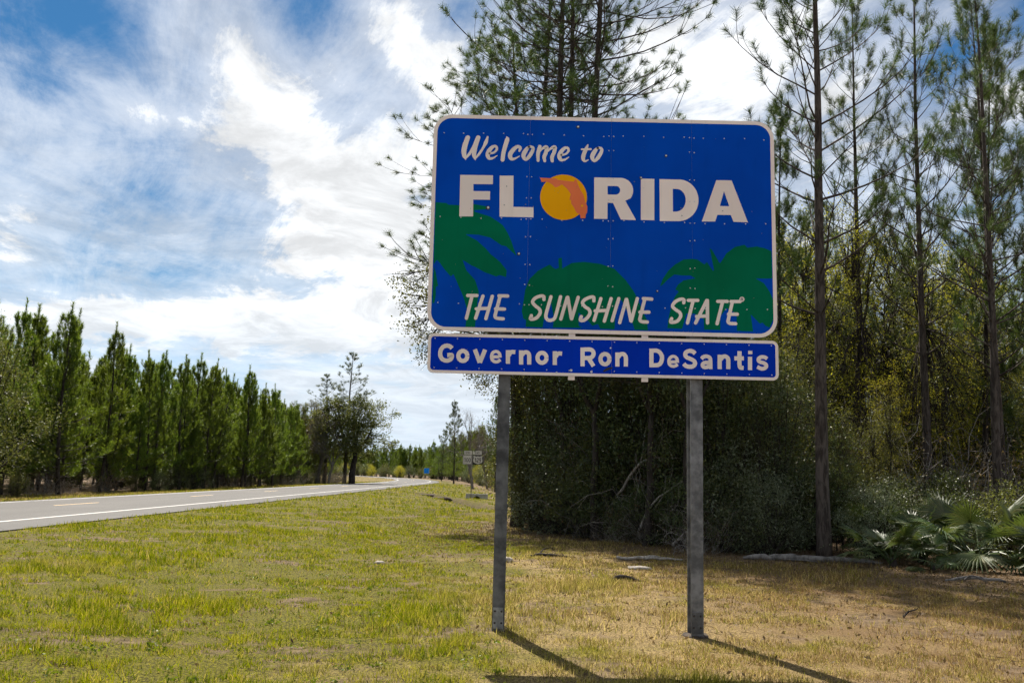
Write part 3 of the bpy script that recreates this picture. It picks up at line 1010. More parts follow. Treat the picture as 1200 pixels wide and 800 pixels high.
# measured outlines of the sign's print, metres from the centre line and the lower edge of the main panel
SD = {'F':[(-1.4825,1.6318),(-1.1433,1.6343),(-1.1427,1.5391),(-1.3437,1.5362),(-1.3416,1.4615),(-1.169,1.4636),(-1.1684,1.3726),(-1.3408,1.3704),(-1.3376,1.1928),(-1.4796,1.1895)],'L':[(-1.0743,1.6322),(-0.9313,1.6355),(-0.9258,1.3038),(-0.7183,1.3031),(-0.7163,1.1963),(-1.0656,1.1954)],'R_outer':[(-0.0955,1.6367),(0.1784,1.6376),(0.1829,1.6376),(0.2085,1.6346),(0.2328,1.6262),(0.255,1.613),(0.2742,1.5953),(0.2896,1.5739),(0.3005,1.5497),(0.3066,1.5236),(0.3077,1.4967),(0.3036,1.4701),(0.2945,1.4447),(0.2809,1.4216),(0.2273,1.3941),(0.3388,1.1918),(0.1826,1.1936),(0.1007,1.3675),(0.0443,1.3699),(0.0439,1.1976),(-0.0931,1.1963)],'R_hole':[(0.043,1.5484),(0.1348,1.5487),(0.1386,1.55),(0.1543,1.5437),(0.1663,1.5314),(0.173,1.5148),(0.1731,1.4968),(0.1666,1.48),(0.1547,1.4671),(0.1391,1.4601),(0.1318,1.4574),(0.0437,1.4572)],'I':[(0.387,1.6351),(0.5266,1.6347),(0.5267,1.1943),(0.388,1.1947)],'D_outer':[(0.5796,1.6341),(0.7704,1.6331),(0.7971,1.6347),(0.8323,1.6287),(0.8658,1.6162),(0.8966,1.5975),(0.9239,1.5731),(0.9466,1.5438),(0.9643,1.5106),(0.9762,1.4745),(0.9822,1.4364),(0.9819,1.3977),(0.9755,1.3595),(0.9631,1.323),(0.9451,1.2891),(0.9221,1.2591),(0.8947,1.2337),(0.8639,1.2138),(0.8304,1.1998),(0.7954,1.1923),(0.7689,1.1909),(0.5828,1.1884)],'D_hole':[(0.7171,1.5331),(0.7613,1.5323),(0.7692,1.5331),(0.793,1.5253),(0.8143,1.51),(0.8316,1.4882),(0.8438,1.4614),(0.85,1.4314),(0.8498,1.4003),(0.8433,1.37),(0.831,1.3427),(0.8135,1.3203),(0.7922,1.3041),(0.7684,1.2952),(0.7552,1.292),(0.7183,1.2911)],'A_outer':[(1.1681,1.6368),(1.3271,1.6369),(1.4887,1.1949),(1.3413,1.1969),(1.314,1.2687),(1.1769,1.2673),(1.1517,1.1961),(1.0147,1.193)],'A_hole':[(1.2464,1.5198),(1.2992,1.3608),(1.2025,1.3622)],'O':(-0.4104,1.4175,0.243),'FLA':[(-0.6589,1.6217),(-0.5634,1.6166),(-0.4857,1.6166),(-0.4793,1.6021),(-0.3069,1.5842),(-0.2939,1.6092),(-0.2762,1.6032),(-0.2624,1.555),(-0.2352,1.4963),(-0.2038,1.4469),(-0.1854,1.37),(-0.1629,1.3251),(-0.1666,1.2615),(-0.1795,1.2386),(-0.1835,1.1996),(-0.2317,1.1967),(-0.2366,1.2327),(-0.2764,1.259),(-0.3034,1.3128),(-0.3303,1.353),(-0.3309,1.3939),(-0.3484,1.3844),(-0.3444,1.4163),(-0.336,1.4529),(-0.3765,1.5113),(-0.4301,1.5557),(-0.4606,1.5321),(-0.4957,1.5195),(-0.527,1.5489),(-0.5671,1.5726),(-0.607,1.579),(-0.6378,1.5737)],'LAKE':(-0.2175,1.3311),'PALM':[[(-1.7274,1.3353),(-1.6183,1.3276),(-1.5941,1.3118),(-1.4593,1.3067),(-1.3213,1.3222),(-1.198,1.3006),(-1.2111,1.2717),(-1.3293,1.2567),(-1.319,1.2406),(-1.1597,1.1954),(-1.0292,1.107),(-0.9781,1.027),(-0.9366,0.937),(-0.8842,0.7871),(-0.9544,0.8519),(-0.9905,0.8853),(-1.0379,0.8943),(-1.154,0.9724),(-1.2729,1.0),(-1.4108,1.0029),(-1.2909,0.9389),(-1.1902,0.8505),(-1.1496,0.8011),(-1.0496,0.723),(-0.9789,0.6344),(-0.9831,0.5644),(-1.0501,0.5828),(-1.085,0.568),(-1.2035,0.6093),(-1.3029,0.6631),(-1.3385,0.6763),(-1.4324,0.7343),(-1.3899,0.625),(-1.2991,0.5272),(-1.2567,0.4087),(-1.2691,0.2893),(-1.2855,0.0423),(-1.3825,0.0401),(-1.368,0.208),(-1.411,0.3456),(-1.4737,0.4833),(-1.5198,0.582),(-1.5464,0.5575),(-1.6052,0.6201),(-1.6565,0.689),(-1.6931,0.7283),(-1.7266,0.6774)],[(-1.722,0.6574),(-1.7004,0.5979),(-1.6722,0.4589),(-1.6953,0.4464),(-1.6923,0.359),(-1.7052,0.2794),(-1.7246,0.279)],[(-0.7988,0.1401),(-0.8167,0.2125),(-0.8024,0.3172),(-0.7844,0.4433),(-0.7452,0.5493),(-0.6643,0.6355),(-0.5415,0.7059),(-0.51,0.677),(-0.4829,0.6607),(-0.4479,0.6721),(-0.4535,0.7714),(-0.4185,0.7807),(-0.4127,0.6666),(-0.3142,0.728),(-0.1902,0.7415),(-0.0245,0.7241),(0.1206,0.6746),(0.2341,0.5612),(0.317,0.4475),(0.3646,0.3543),(0.4039,0.2508),(0.4513,0.1581),(0.4617,0.0504),(0.3286,0.0515),(0.2871,0.1752),(0.1939,0.3504),(0.1527,0.3599),(0.1332,0.1925),(0.1238,0.0531),(-0.0196,0.0561),(-0.0464,0.1026),(-0.098,0.0818),(-0.1504,0.1397),(-0.242,0.2165),(-0.2378,0.0786),(-0.2013,0.0598),(-0.4989,0.057),(-0.49,0.1451),(-0.5225,0.3156),(-0.5484,0.3084),(-0.5852,0.1823),(-0.6024,0.0546),(-0.7733,0.0573),(-0.772,0.1255),(-0.8087,0.1444)],[(0.5841,0.5059),(0.6124,0.5814),(0.6691,0.6693),(0.74,0.7361),(0.8252,0.7887),(0.9103,0.798),(0.9669,0.792),(1.0374,0.7429),(1.066,0.7682),(1.0939,0.7225),(1.1247,0.6769),(1.1361,0.6873),(1.0927,0.9141),(1.1167,0.8971),(1.1656,0.8111),(1.1864,0.7709),(1.2005,0.7611),(1.2654,0.8642),(1.3513,0.9317),(1.4511,0.9587),(1.4791,0.9273),(1.5788,0.9427),(1.6637,0.9243),(1.7257,0.8966),(1.7291,0.6142),(1.6725,0.6086),(1.5594,0.6089),(1.6434,0.5618),(1.6984,0.4768),(1.735,0.3916),(1.7327,0.1916),(1.6919,0.1053),(1.6571,0.1187),(1.6226,0.1535),(1.5943,0.1429),(1.5045,0.2362),(1.5257,0.0618),(1.3617,0.0637),(1.3597,0.2401),(1.2591,0.2949),(1.195,0.2078),(1.195,0.0685),(1.0324,0.0705),(1.0262,0.1755),(0.9352,0.2304),(0.8509,0.2285),(0.8081,0.0725),(0.6581,0.0761),(0.6681,0.1673),(0.6965,0.2963),(0.7319,0.3973),(0.7744,0.4557),(0.7392,0.4764),(0.7676,0.5274),(0.8243,0.5719),(0.9445,0.5963),(0.8952,0.624),(0.8104,0.622),(0.7326,0.6304),(0.6689,0.5827),(0.6123,0.521)]],'SUNSHINE':[[[(-1.3686,0.3649,0.0345),(-1.2751,0.3671,0.0345)],[(-1.3243,0.3606,0.0345),(-1.3748,0.1313,0.0345)]],[[(-1.2138,0.3632,0.0345),(-1.2816,0.1335,0.0345)],[(-1.1189,0.3627,0.0345),(-1.1778,0.1319,0.0345)],[(-1.2778,0.2296,0.0345),(-1.1611,0.2376,0.0345)]],[[(-1.0514,0.3695,0.0345),(-0.9629,0.3689,0.0345)],[(-1.0383,0.3672,0.0345),(-1.0761,0.2105,0.0345),(-1.0852,0.1577,0.0345),(-1.0679,0.1396,0.0345),(-1.0029,0.1332,0.0345)],[(-1.0819,0.2341,0.0345),(-0.9923,0.2335,0.0345)]],[[(-0.5944,0.3404,0.0345),(-0.5976,0.3733,0.0345),(-0.634,0.3752,0.0345),(-0.6856,0.3515,0.0345),(-0.7082,0.3113,0.0345),(-0.6776,0.2724,0.0345),(-0.6381,0.2404,0.0345),(-0.6309,0.201,0.0345),(-0.6625,0.1543,0.0345),(-0.701,0.1376,0.0345),(-0.727,0.1397,0.0345),(-0.7185,0.1727,0.0345)]],[[(-0.5234,0.3711,0.0345),(-0.5662,0.2091,0.0345),(-0.5692,0.1564,0.0345),(-0.5454,0.1307,0.0345),(-0.5066,0.1342,0.0345),(-0.4748,0.1717,0.0345),(-0.4259,0.3733,0.0345)]],[[(-0.42,0.144,0.0345),(-0.3582,0.3669,0.0345)],[(-0.3531,0.3697,0.0345),(-0.3125,0.1517,0.0345)],[(-0.3099,0.1492,0.0345),(-0.2465,0.3721,0.0345)]],[[(-0.0875,0.3387,0.0345),(-0.0905,0.3757,0.0345),(-0.1269,0.3748,0.0345),(-0.1786,0.3498,0.0345),(-0.2016,0.3163,0.0345),(-0.1778,0.2772,0.0345),(-0.1386,0.2518,0.0345),(-0.1252,0.2126,0.0345),(-0.1507,0.1659,0.0345),(-0.1892,0.1362,0.0345),(-0.2217,0.138,0.0345),(-0.213,0.175,0.0345)]],[[(-0.0163,0.3641,0.0345),(-0.083,0.1386,0.0345)],[(0.0877,0.3665,0.0345),(0.0207,0.133,0.0345)],[(-0.0736,0.2361,0.0345),(0.0367,0.2426,0.0345)]],[[(0.1657,0.3683,0.0345),(0.0997,0.1388,0.0345)]],[[(0.1762,0.1208,0.0345),(0.2399,0.3594,0.0345)],[(0.2451,0.3622,0.0345),(0.2901,0.1418,0.0345)],[(0.2927,0.1392,0.0345),(0.3542,0.3726,0.0345)]],[[(0.4154,0.374,0.0345),(0.4999,0.3706,0.0345)],[(0.4284,0.3637,0.0345),(0.3859,0.1913,0.0345),(0.3808,0.1544,0.0345),(0.4003,0.1364,0.0345),(0.456,0.1338,0.0345)],[(0.3806,0.2333,0.0345),(0.4714,0.2354,0.0345)]],[[(0.8249,0.3397,0.0345),(0.825,0.3728,0.0345),(0.7899,0.3746,0.0345),(0.7378,0.347,0.0345),(0.7117,0.3041,0.0345),(0.7376,0.2717,0.0345),(0.7829,0.2398,0.0345),(0.7932,0.2006,0.0345),(0.7632,0.1539,0.0345),(0.7243,0.1385,0.0345),(0.6919,0.1404,0.0345),(0.7023,0.1748,0.0345)]],[[(0.8718,0.3659,0.0345),(0.968,0.3681,0.0345)],[(0.9199,0.3617,0.0345),(0.8629,0.1338,0.0345)]],[[(0.9445,0.1357,0.0345),(1.0591,0.3688,0.0345)],[(1.0656,0.369,0.0345),(1.065,0.1384,0.0345)],[(0.954,0.2016,0.0345),(1.0526,0.2091,0.0345)]],[[(1.1708,0.3621,0.0345),(1.2671,0.3643,0.0345)],[(1.2189,0.3553,0.0345),(1.1622,0.1327,0.0345)]],[[(1.3061,0.3639,0.0345),(1.3971,0.366,0.0345)],[(1.319,0.3576,0.0345),(1.2781,0.1853,0.0345),(1.2751,0.1524,0.0345),(1.2944,0.1384,0.0345),(1.3501,0.137,0.0345)],[(1.2786,0.2327,0.0345),(1.3669,0.2347,0.0345)]]],'STICKER':(1.4169,0.3889),'GOV':[[[(-1.5102,-0.1791,0.0422),(-1.5314,-0.1601,0.0422),(-1.5678,-0.1531,0.0422),(-1.6059,-0.1709,0.0422),(-1.6253,-0.2077,0.0422),(-1.6265,-0.2494,0.0422),(-1.6072,-0.2879,0.0422),(-1.5655,-0.3051,0.0422),(-1.5272,-0.2939,0.0422),(-1.5124,-0.2728,0.0422),(-1.5132,-0.2468,0.0422),(-1.557,-0.2478,0.0422)]],[[(-1.3546,-0.2528,0.0422),(-1.3563,-0.2677,0.0422),(-1.3618,-0.2813,0.0422),(-1.3706,-0.2925,0.0422),(-1.382,-0.3002,0.0422),(-1.395,-0.3037,0.0422),(-1.4084,-0.3028,0.0422),(-1.421,-0.2976,0.0422),(-1.4317,-0.2884,0.0422),(-1.4396,-0.2761,0.0422),(-1.444,-0.2619,0.0422),(-1.4444,-0.2468,0.0422),(-1.4409,-0.2323,0.0422),(-1.4338,-0.2197,0.0422),(-1.4236,-0.2101,0.0422),(-1.4113,-0.2042,0.0422),(-1.398,-0.2027,0.0422),(-1.3848,-0.2057,0.0422),(-1.373,-0.2129,0.0422),(-1.3635,-0.2236,0.0422),(-1.3572,-0.237,0.0422),(-1.3546,-0.2518,0.0422)]],[[(-1.2805,-0.1843,0.0422),(-1.2278,-0.3182,0.0422)],[(-1.1773,-0.1846,0.0422),(-1.2265,-0.3182,0.0422)]],[[(-1.0955,-0.2556,0.0319),(-1.0363,-0.2542,0.0319)],[(-1.0258,-0.2618,0.0319),(-1.026,-0.254,0.0319),(-1.0306,-0.2255,0.0319),(-1.0504,-0.2051,0.0319),(-1.0763,-0.2018,0.0319),(-1.0991,-0.2153,0.0319),(-1.1113,-0.2442,0.0319),(-1.1065,-0.2792,0.0319),(-1.0841,-0.302,0.0319),(-1.0505,-0.3038,0.0319),(-1.0202,-0.2824,0.0319)]],[[(-0.9477,-0.1846,0.0422),(-0.9446,-0.3222,0.0422)],[(-0.9387,-0.2416,0.0422),(-0.9264,-0.2127,0.0422),(-0.906,-0.2019,0.0422),(-0.8725,-0.2037,0.0422)]],[[(-0.8149,-0.1842,0.0422),(-0.8119,-0.327,0.0422)],[(-0.8049,-0.2308,0.0422),(-0.7873,-0.2083,0.0422),(-0.7616,-0.2012,0.0422),(-0.7408,-0.2137,0.0422),(-0.7325,-0.2396,0.0422),(-0.7309,-0.3251,0.0422)]],[[(-0.5584,-0.254,0.0422),(-0.5602,-0.2688,0.0422),(-0.5659,-0.2825,0.0422),(-0.5749,-0.2936,0.0422),(-0.5864,-0.3013,0.0422),(-0.5994,-0.3048,0.0422),(-0.6128,-0.3039,0.0422),(-0.6253,-0.2987,0.0422),(-0.6359,-0.2895,0.0422),(-0.6437,-0.2773,0.0422),(-0.6479,-0.263,0.0422),(-0.6481,-0.248,0.0422),(-0.6445,-0.2335,0.0422),(-0.6372,-0.2209,0.0422),(-0.6269,-0.2112,0.0422),(-0.6145,-0.2054,0.0422),(-0.6012,-0.2039,0.0422),(-0.5881,-0.2069,0.0422),(-0.5763,-0.214,0.0422),(-0.5669,-0.2248,0.0422),(-0.5608,-0.2381,0.0422),(-0.5584,-0.2529,0.0422)]],[[(-0.4757,-0.1853,0.0422),(-0.4736,-0.3241,0.0422)],[(-0.4658,-0.2436,0.0422),(-0.4508,-0.2147,0.0422),(-0.4303,-0.2064,0.0422),(-0.4019,-0.2084,0.0422)]],[[(-0.1965,-0.1413,0.0422),(-0.1943,-0.3308,0.0422)],[(-0.1859,-0.1606,0.0422),(-0.1215,-0.1591,0.0422),(-0.0955,-0.1728,0.0422),(-0.085,-0.1986,0.0422),(-0.095,-0.2274,0.0422),(-0.118,-0.2435,0.0422),(-0.185,-0.2476,0.0422)],[(-0.1334,-0.2516,0.0422),(-0.0837,-0.3283,0.0422)]],[[(0.0752,-0.2526,0.0422),(0.0732,-0.2679,0.0422),(0.0674,-0.2819,0.0422),(0.0583,-0.2933,0.0422),(0.0468,-0.3012,0.0422),(0.0337,-0.3048,0.0422),(0.0204,-0.3039,0.0422),(0.0079,-0.2985,0.0422),(-0.0026,-0.2891,0.0422),(-0.0103,-0.2765,0.0422),(-0.0143,-0.2618,0.0422),(-0.0145,-0.2464,0.0422),(-0.0106,-0.2316,0.0422),(-0.0032,-0.2187,0.0422),(0.0071,-0.2088,0.0422),(0.0196,-0.2028,0.0422),(0.0329,-0.2012,0.0422),(0.046,-0.2043,0.0422),(0.0577,-0.2117,0.0422),(0.067,-0.2227,0.0422),(0.073,-0.2364,0.0422),(0.0752,-0.2516,0.0422)]],[[(0.1547,-0.1828,0.0422),(0.1555,-0.3255,0.0422)],[(0.1627,-0.232,0.0422),(0.1832,-0.2029,0.0422),(0.2089,-0.1971,0.0422),(0.2296,-0.2097,0.0422),(0.24,-0.238,0.0422),(0.2404,-0.3236,0.0422)]],[[(0.4977,-0.136,0.0422),(0.4978,-0.3255,0.0422)],[(0.508,-0.1566,0.0422),(0.5493,-0.1556,0.0422),(0.5815,-0.1731,0.0422),(0.6008,-0.2065,0.0422),(0.6034,-0.2402,0.0422),(0.5905,-0.2794,0.0422),(0.5621,-0.3008,0.0422),(0.5081,-0.3046,0.0422)]],[[(0.6896,-0.2668,0.0319),(0.7489,-0.2654,0.0319)],[(0.7592,-0.273,0.0319),(0.7592,-0.2652,0.0319),(0.7541,-0.2342,0.0319),(0.7362,-0.2151,0.0319),(0.7117,-0.2105,0.0319),(0.6885,-0.2227,0.0319),(0.6742,-0.249,0.0319),(0.6754,-0.2827,0.0319),(0.6934,-0.3043,0.0319),(0.7269,-0.31,0.0319),(0.763,-0.2911,0.0319)]],[[(0.9387,-0.178,0.0422),(0.9169,-0.1577,0.0422),(0.8821,-0.1507,0.0422),(0.8485,-0.1645,0.0422),(0.8381,-0.1907,0.0422),(0.8534,-0.2164,0.0422),(0.8946,-0.2336,0.0422),(0.9279,-0.2536,0.0422),(0.9355,-0.282,0.0422),(0.9148,-0.3058,0.0422),(0.8774,-0.3118,0.0422),(0.8427,-0.3022,0.0422),(0.8222,-0.2819,0.0422)]],[[(1.0002,-0.2286,0.0383),(1.0197,-0.21,0.0383),(1.0468,-0.2016,0.0383),(1.0751,-0.2087,0.0383),(1.0904,-0.2318,0.0383),(1.0922,-0.3302,0.0383)],[(1.0876,-0.2656,0.0383),(1.0386,-0.2667,0.0383),(1.0153,-0.2802,0.0383),(1.0126,-0.301,0.0383),(1.0305,-0.3135,0.0383),(1.0589,-0.3103,0.0383),(1.0874,-0.2889,0.0383)]],[[(1.185,-0.1829,0.0422),(1.1835,-0.3282,0.0422)],[(1.1935,-0.232,0.0422),(1.2144,-0.2056,0.0422),(1.2402,-0.1985,0.0422),(1.2607,-0.2097,0.0422),(1.2708,-0.2355,0.0422),(1.2697,-0.3262,0.0422)]],[[(1.3853,-0.1419,0.0422),(1.3836,-0.2796,0.0422),(1.3935,-0.3079,0.0422),(1.4243,-0.3111,0.0422)],[(1.3328,-0.2159,0.0422),(1.4282,-0.2138,0.0422)]],[[(1.4903,-0.1968,0.0422),(1.4884,-0.3317,0.0422)],[(1.4938,-0.1369,0.0422),(1.4933,-0.1707,0.0422)]],[[(1.6628,-0.2137,0.0383),(1.6386,-0.1986,0.0383),(1.6064,-0.1967,0.0383),(1.5804,-0.2103,0.0383),(1.5749,-0.2312,0.0383),(1.5901,-0.2464,0.0383),(1.6247,-0.256,0.0383),(1.6489,-0.2711,0.0383),(1.6511,-0.2943,0.0383),(1.6302,-0.3116,0.0383),(1.5993,-0.3136,0.0383),(1.561,-0.2964,0.0383)]]],'WELCOME':[[[(-1.4165,2.0363,0.0468),(-1.4392,1.9644,0.0528),(-1.4514,1.8948,0.0528),(-1.4461,1.8349,0.0409),(-1.4299,1.7984,0.0102)],[(-1.433,1.8122,0.0204),(-1.392,1.8639,0.029),(-1.3628,1.9292,0.0204),(-1.3422,1.9852,0.017)],[(-1.3081,2.0388,0.0468),(-1.331,1.9669,0.0511),(-1.3449,1.8926,0.0494),(-1.3452,1.8419,0.0409),(-1.3316,1.797,0.0102)],[(-1.3345,1.808,0.0187),(-1.2901,1.8662,0.0255),(-1.2519,1.9318,0.0255),(-1.2268,1.9879,0.0375),(-1.2088,2.0486,0.017)]],[[(-1.1838,1.8687,0.0221),(-1.1397,1.8808,0.0221),(-1.1113,1.9147,0.0255),(-1.1209,1.946,0.0273),(-1.1546,1.9415,0.0341),(-1.189,1.9009,0.0443),(-1.2038,1.8544,0.046),(-1.1887,1.8179,0.0341),(-1.1515,1.8188,0.0221),(-1.1061,1.8475,0.0102)]],[[(-1.0106,2.0504,0.017),(-1.0056,2.0255,0.0443),(-1.026,1.9463,0.0443),(-1.042,1.872,0.0426),(-1.0483,1.8037,0.0426)]],[[(-0.8768,1.9018,0.0204),(-0.8687,1.9371,0.0341),(-0.8991,1.9493,0.0341),(-0.9427,1.9113,0.0443),(-0.9717,1.8599,0.0468),(-0.9583,1.8168,0.0375),(-0.9212,1.8195,0.0221),(-0.8721,1.8483,0.0085)]],[[(-0.7775,1.9503,0.0255),(-0.8122,1.907,0.046),(-0.8333,1.8539,0.0443),(-0.8102,1.8111,0.029),(-0.7711,1.8489,0.0392),(-0.7386,1.9115,0.0358),(-0.7393,1.9457,0.029),(-0.7775,1.9503,0.0255)]],[[(-0.6649,1.9548,0.0392),(-0.6813,1.8805,0.0392),(-0.6799,1.8031,0.029)],[(-0.6811,1.8713,0.0102),(-0.644,1.9275,0.0221),(-0.5956,1.9518,0.0392),(-0.5991,1.8963,0.0392),(-0.6168,1.8451,0.0392),(-0.6108,1.801,0.029)],[(-0.6049,1.873,0.0102),(-0.5597,1.9295,0.0221),(-0.5104,1.9538,0.0392),(-0.5149,1.8982,0.0392),(-0.5353,1.847,0.0392),(-0.5328,1.8028,0.0324)]],[[(-0.439,1.8696,0.0221),(-0.3949,1.8817,0.0221),(-0.3661,1.9156,0.0255),(-0.3754,1.9468,0.0273),(-0.409,1.9423,0.0341),(-0.4439,1.9017,0.0443),(-0.4592,1.8552,0.046),(-0.4445,1.8187,0.0341),(-0.4073,1.8196,0.0221),(-0.3616,1.8483,0.0102)]],[[(-0.1654,1.985,0.0153),(-0.1818,1.943,0.0358),(-0.206,1.8824,0.0426),(-0.2126,1.8343,0.0392),(-0.1928,1.8089,0.0238),(-0.1575,1.8245,0.0085)],[(-0.2297,1.9354,0.0187),(-0.1356,1.9395,0.0221)]],[[(-0.0621,1.9532,0.0255),(-0.0972,1.9099,0.046),(-0.1188,1.8568,0.0443),(-0.0963,1.814,0.029),(-0.0568,1.8517,0.0392),(-0.0236,1.9144,0.0358),(-0.0239,1.9485,0.029),(-0.0621,1.9532,0.0255)]]],'MARKS':[(-0.2698,2.1775),(-1.1873,1.2868),(0.6471,1.8857),(0.3869,1.6425),(-0.8601,0.8087),(0.556,0.453)],'SEAMS':[-0.768,0.0786,0.916],'NAME':[(-1.7536,-0.2277),(1.7758,-0.1479),(-0.0452,-0.0292),(-0.0416,-0.4308)],'NSEAM':0.0983,'TABS':[(-0.3023,-0.4711),(0.4337,-0.4717),(-0.304,-0.0037)]}

# ------------------------------------------------------------------ the welcome sign
def sheet_mat(name, c0, c1, rough=0.42, wear=0.0):
    m, nt, b = mat_new(name)
    n1 = noise(nt, objco(nt), 1.1, 3.0, 0.55)
    n2 = noise(nt, objco(nt), 26.0, 6.0, 0.7)
    n3 = noise(nt, objco(nt, (3.0, 3.0, 0.35)), 2.6, 4.0, 0.6)
    c = mixc(nt, ramp(nt, n1, 0.35, 0.65), c0, c1)
    c = mixc(nt, ramp(nt, n3, 0.52, 0.75, 0, 0.16), c, tuple(k * 0.55 for k in c0))
    c = mixc(nt, ramp(nt, n2, 0.66, 0.80, 0, 0.22), c, tuple(min(1, k * 0.8 + 0.01) for k in c0))
    oi = nt.nodes.new('ShaderNodeObjectInfo')
    hs = nt.nodes.new('ShaderNodeHueSaturation')
    nt.links.new(mth(nt, 'ADD', mth(nt, 'MULTIPLY', oi.outputs['Random'], 0.12), 0.94), hs.inputs['Value'])
    nt.links.new(c, hs.inputs['Color'])
    nt.links.new(hs.outputs[0], b.inputs['Base Color'])
    b.inputs['Roughness'].default_value = rough
    b.inputs['Specular IOR Level'].default_value = 0.03
    bump(nt, b, n1, 0.12, 0.02)
    return m


M['blue'] = sheet_mat('blue_sheeting', (0.0003, 0.058, 0.43), (0.0003, 0.072, 0.51))
M['blue2'] = sheet_mat('royal_blue_sheeting', (0.0003, 0.030, 0.43), (0.0003, 0.036, 0.50))
M['white'] = sheet_mat('white_sheeting', (0.87, 0.745, 0.69), (0.91, 0.80, 0.745), 0.6)
M['green'] = sheet_mat('green_sheeting', (0.0005, 0.135, 0.062), (0.0005, 0.16, 0.078))
M['orange'] = sheet_mat('orange_sheeting', (0.95, 0.42, 0.004), (0.98, 0.46, 0.006))
M['coral'] = sheet_mat('coral_sheeting', (0.86, 0.20, 0.075), (0.90, 0.225, 0.09))
M['alu'] = plain('weathered_aluminium', (0.36, 0.35, 0.34), (0.52, 0.50, 0.48), 9.0, 0.5, 0.7)
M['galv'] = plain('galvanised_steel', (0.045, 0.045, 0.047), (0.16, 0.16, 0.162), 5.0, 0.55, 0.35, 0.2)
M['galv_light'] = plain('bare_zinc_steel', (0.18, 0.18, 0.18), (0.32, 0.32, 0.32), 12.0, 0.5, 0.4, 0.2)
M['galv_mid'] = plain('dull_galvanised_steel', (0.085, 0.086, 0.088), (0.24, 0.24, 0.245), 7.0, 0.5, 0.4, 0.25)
M['rust'] = plain('dark_rusted_steel', (0.030, 0.024, 0.020), (0.075, 0.055, 0.042), 14.0, 0.8, 0.2, 0.4)
M['chip'] = plain('bare_metal_chip', (0.55, 0.55, 0.56), (0.70, 0.70, 0.72), 60.0, 0.45, 0.2)
M['black'] = plain('black_sheeting', (0.012, 0.012, 0.012), (0.02, 0.02, 0.02), 20.0, 0.5)


def flat_poly(mb, loops, y):
    P = [[Vector((u, v, 0)) for u, v in lp] for lp in loops]
    tris = tessellate_polygon(P)
    pts = [(u, y, v) for lp in loops for u, v in lp]
    out = []
    for a, b, c in tris:
        A, B, C = pts[a], pts[b], pts[c]
        if (B[0] - A[0]) * (C[2] - A[2]) - (B[2] - A[2]) * (C[0] - A[0]) < 0:
            b, c = c, b
        out.append((a, b, c))
    mb.add(pts, np.array(out))


def catmull(P, n=6):
    P = np.asarray(P, float)
    if len(P) < 3:
        return P
    closed = np.allclose(P[0, :2], P[-1, :2], atol=1e-4)
    E = np.vstack([P[-2] if closed else 2 * P[0] - P[1], P, P[1] if closed else 2 * P[-1] - P[-2]])
    out = []
    for i in range(1, len(E) - 2):
        a, b, c, d = E[i - 1:i + 3]
        for t in np.linspace(0, 1, n, endpoint=False):
            out.append(0.5 * (2 * b + (c - a) * t + (2 * a - 5 * b + 4 * c - d) * t * t + (3 * b - a - 3 * c + d) * t ** 3))
    out.append(P[-1])
    return np.array(out)


def stroke(mb, P, y, rounded):
    """flat painted stroke of varying width through points (u, v, width)"""
    P = np.array(P, float)
    if len(P) > 2:
        P = catmull(P)
    c, w = P[:, :2], np.clip(P[:, 2], 0.002, None) * 0.5
    T = np.gradient(c, axis=0); T /= np.linalg.norm(T, axis=1, keepdims=True) + 1e-9
    N = np.column_stack([-T[:, 1], T[:, 0]])
    Lf, Rt = c + N * w[:, None], c - N * w[:, None]
    n = len(c)
    V = np.empty((2 * n, 3)); V[:, 1] = y
    V[0::2, 0], V[0::2, 2] = Lf[:, 0], Lf[:, 1]
    V[1::2, 0], V[1::2, 2] = Rt[:, 0], Rt[:, 1]
    i = np.arange(n - 1) * 2
    mb.add(V, np.stack([i, i + 1, i + 3, i + 2], -1))
    if rounded:
        for k, s in ((0, -1), (n - 1, 1)):
            a = np.linspace(-math.pi / 2, math.pi / 2, 9)
            q = c[k] + w[k] * (np.cos(a)[:, None] * T[k] * s + np.sin(a)[:, None] * N[k])
            pts = np.vstack([[c[k]], q])
            W = np.column_stack([pts[:, 0], np.full(len(pts), y), pts[:, 1]])
            f = np.array([(0, j, j + 1) if s < 0 else (0, j + 1, j) for j in range(1, len(q))])
            mb.add(W, f[:, ::-1] if s > 0 else f[:, ::-1])


def rrect(x0, x1, z0, z1, r, n=10):
    pts = []
    for cx, cz, a0 in ((x1 - r, z0 + r, -90), (x1 - r, z1 - r, 0), (x0 + r, z1 - r, 90), (x0 + r, z0 + r, 180)):
        for a in np.linspace(a0, a0 + 90, n):
            pts.append((cx + r * math.cos(math.radians(a)), cz + r * math.sin(math.radians(a))))
    return pts


def clip_x(poly, x, keep_less):
    out = []
    for (a, b) in zip(poly, poly[1:] + poly[:1]):
        ia, ib = ((a[0] <= x), (b[0] <= x)) if keep_less else ((a[0] >= x), (b[0] >= x))
        if ia: out.append(a)
        if ia != ib:
            t = (x - a[0]) / (b[0] - a[0])
            out.append((x, a[1] + t * (b[1] - a[1])))
    return out


def slab(mb, poly, y0, y1):
    n = len(poly)
    V = [(u, y0, v) for u, v in poly] + [(u, y1, v) for u, v in poly]
    mb.add(V, [np.array([list(range(n))]), np.array([list(range(2 * n - 1, n - 1, -1))]),
               np.array([(i, n + i, n + (i + 1) % n, (i + 1) % n) for i in range(n)])])


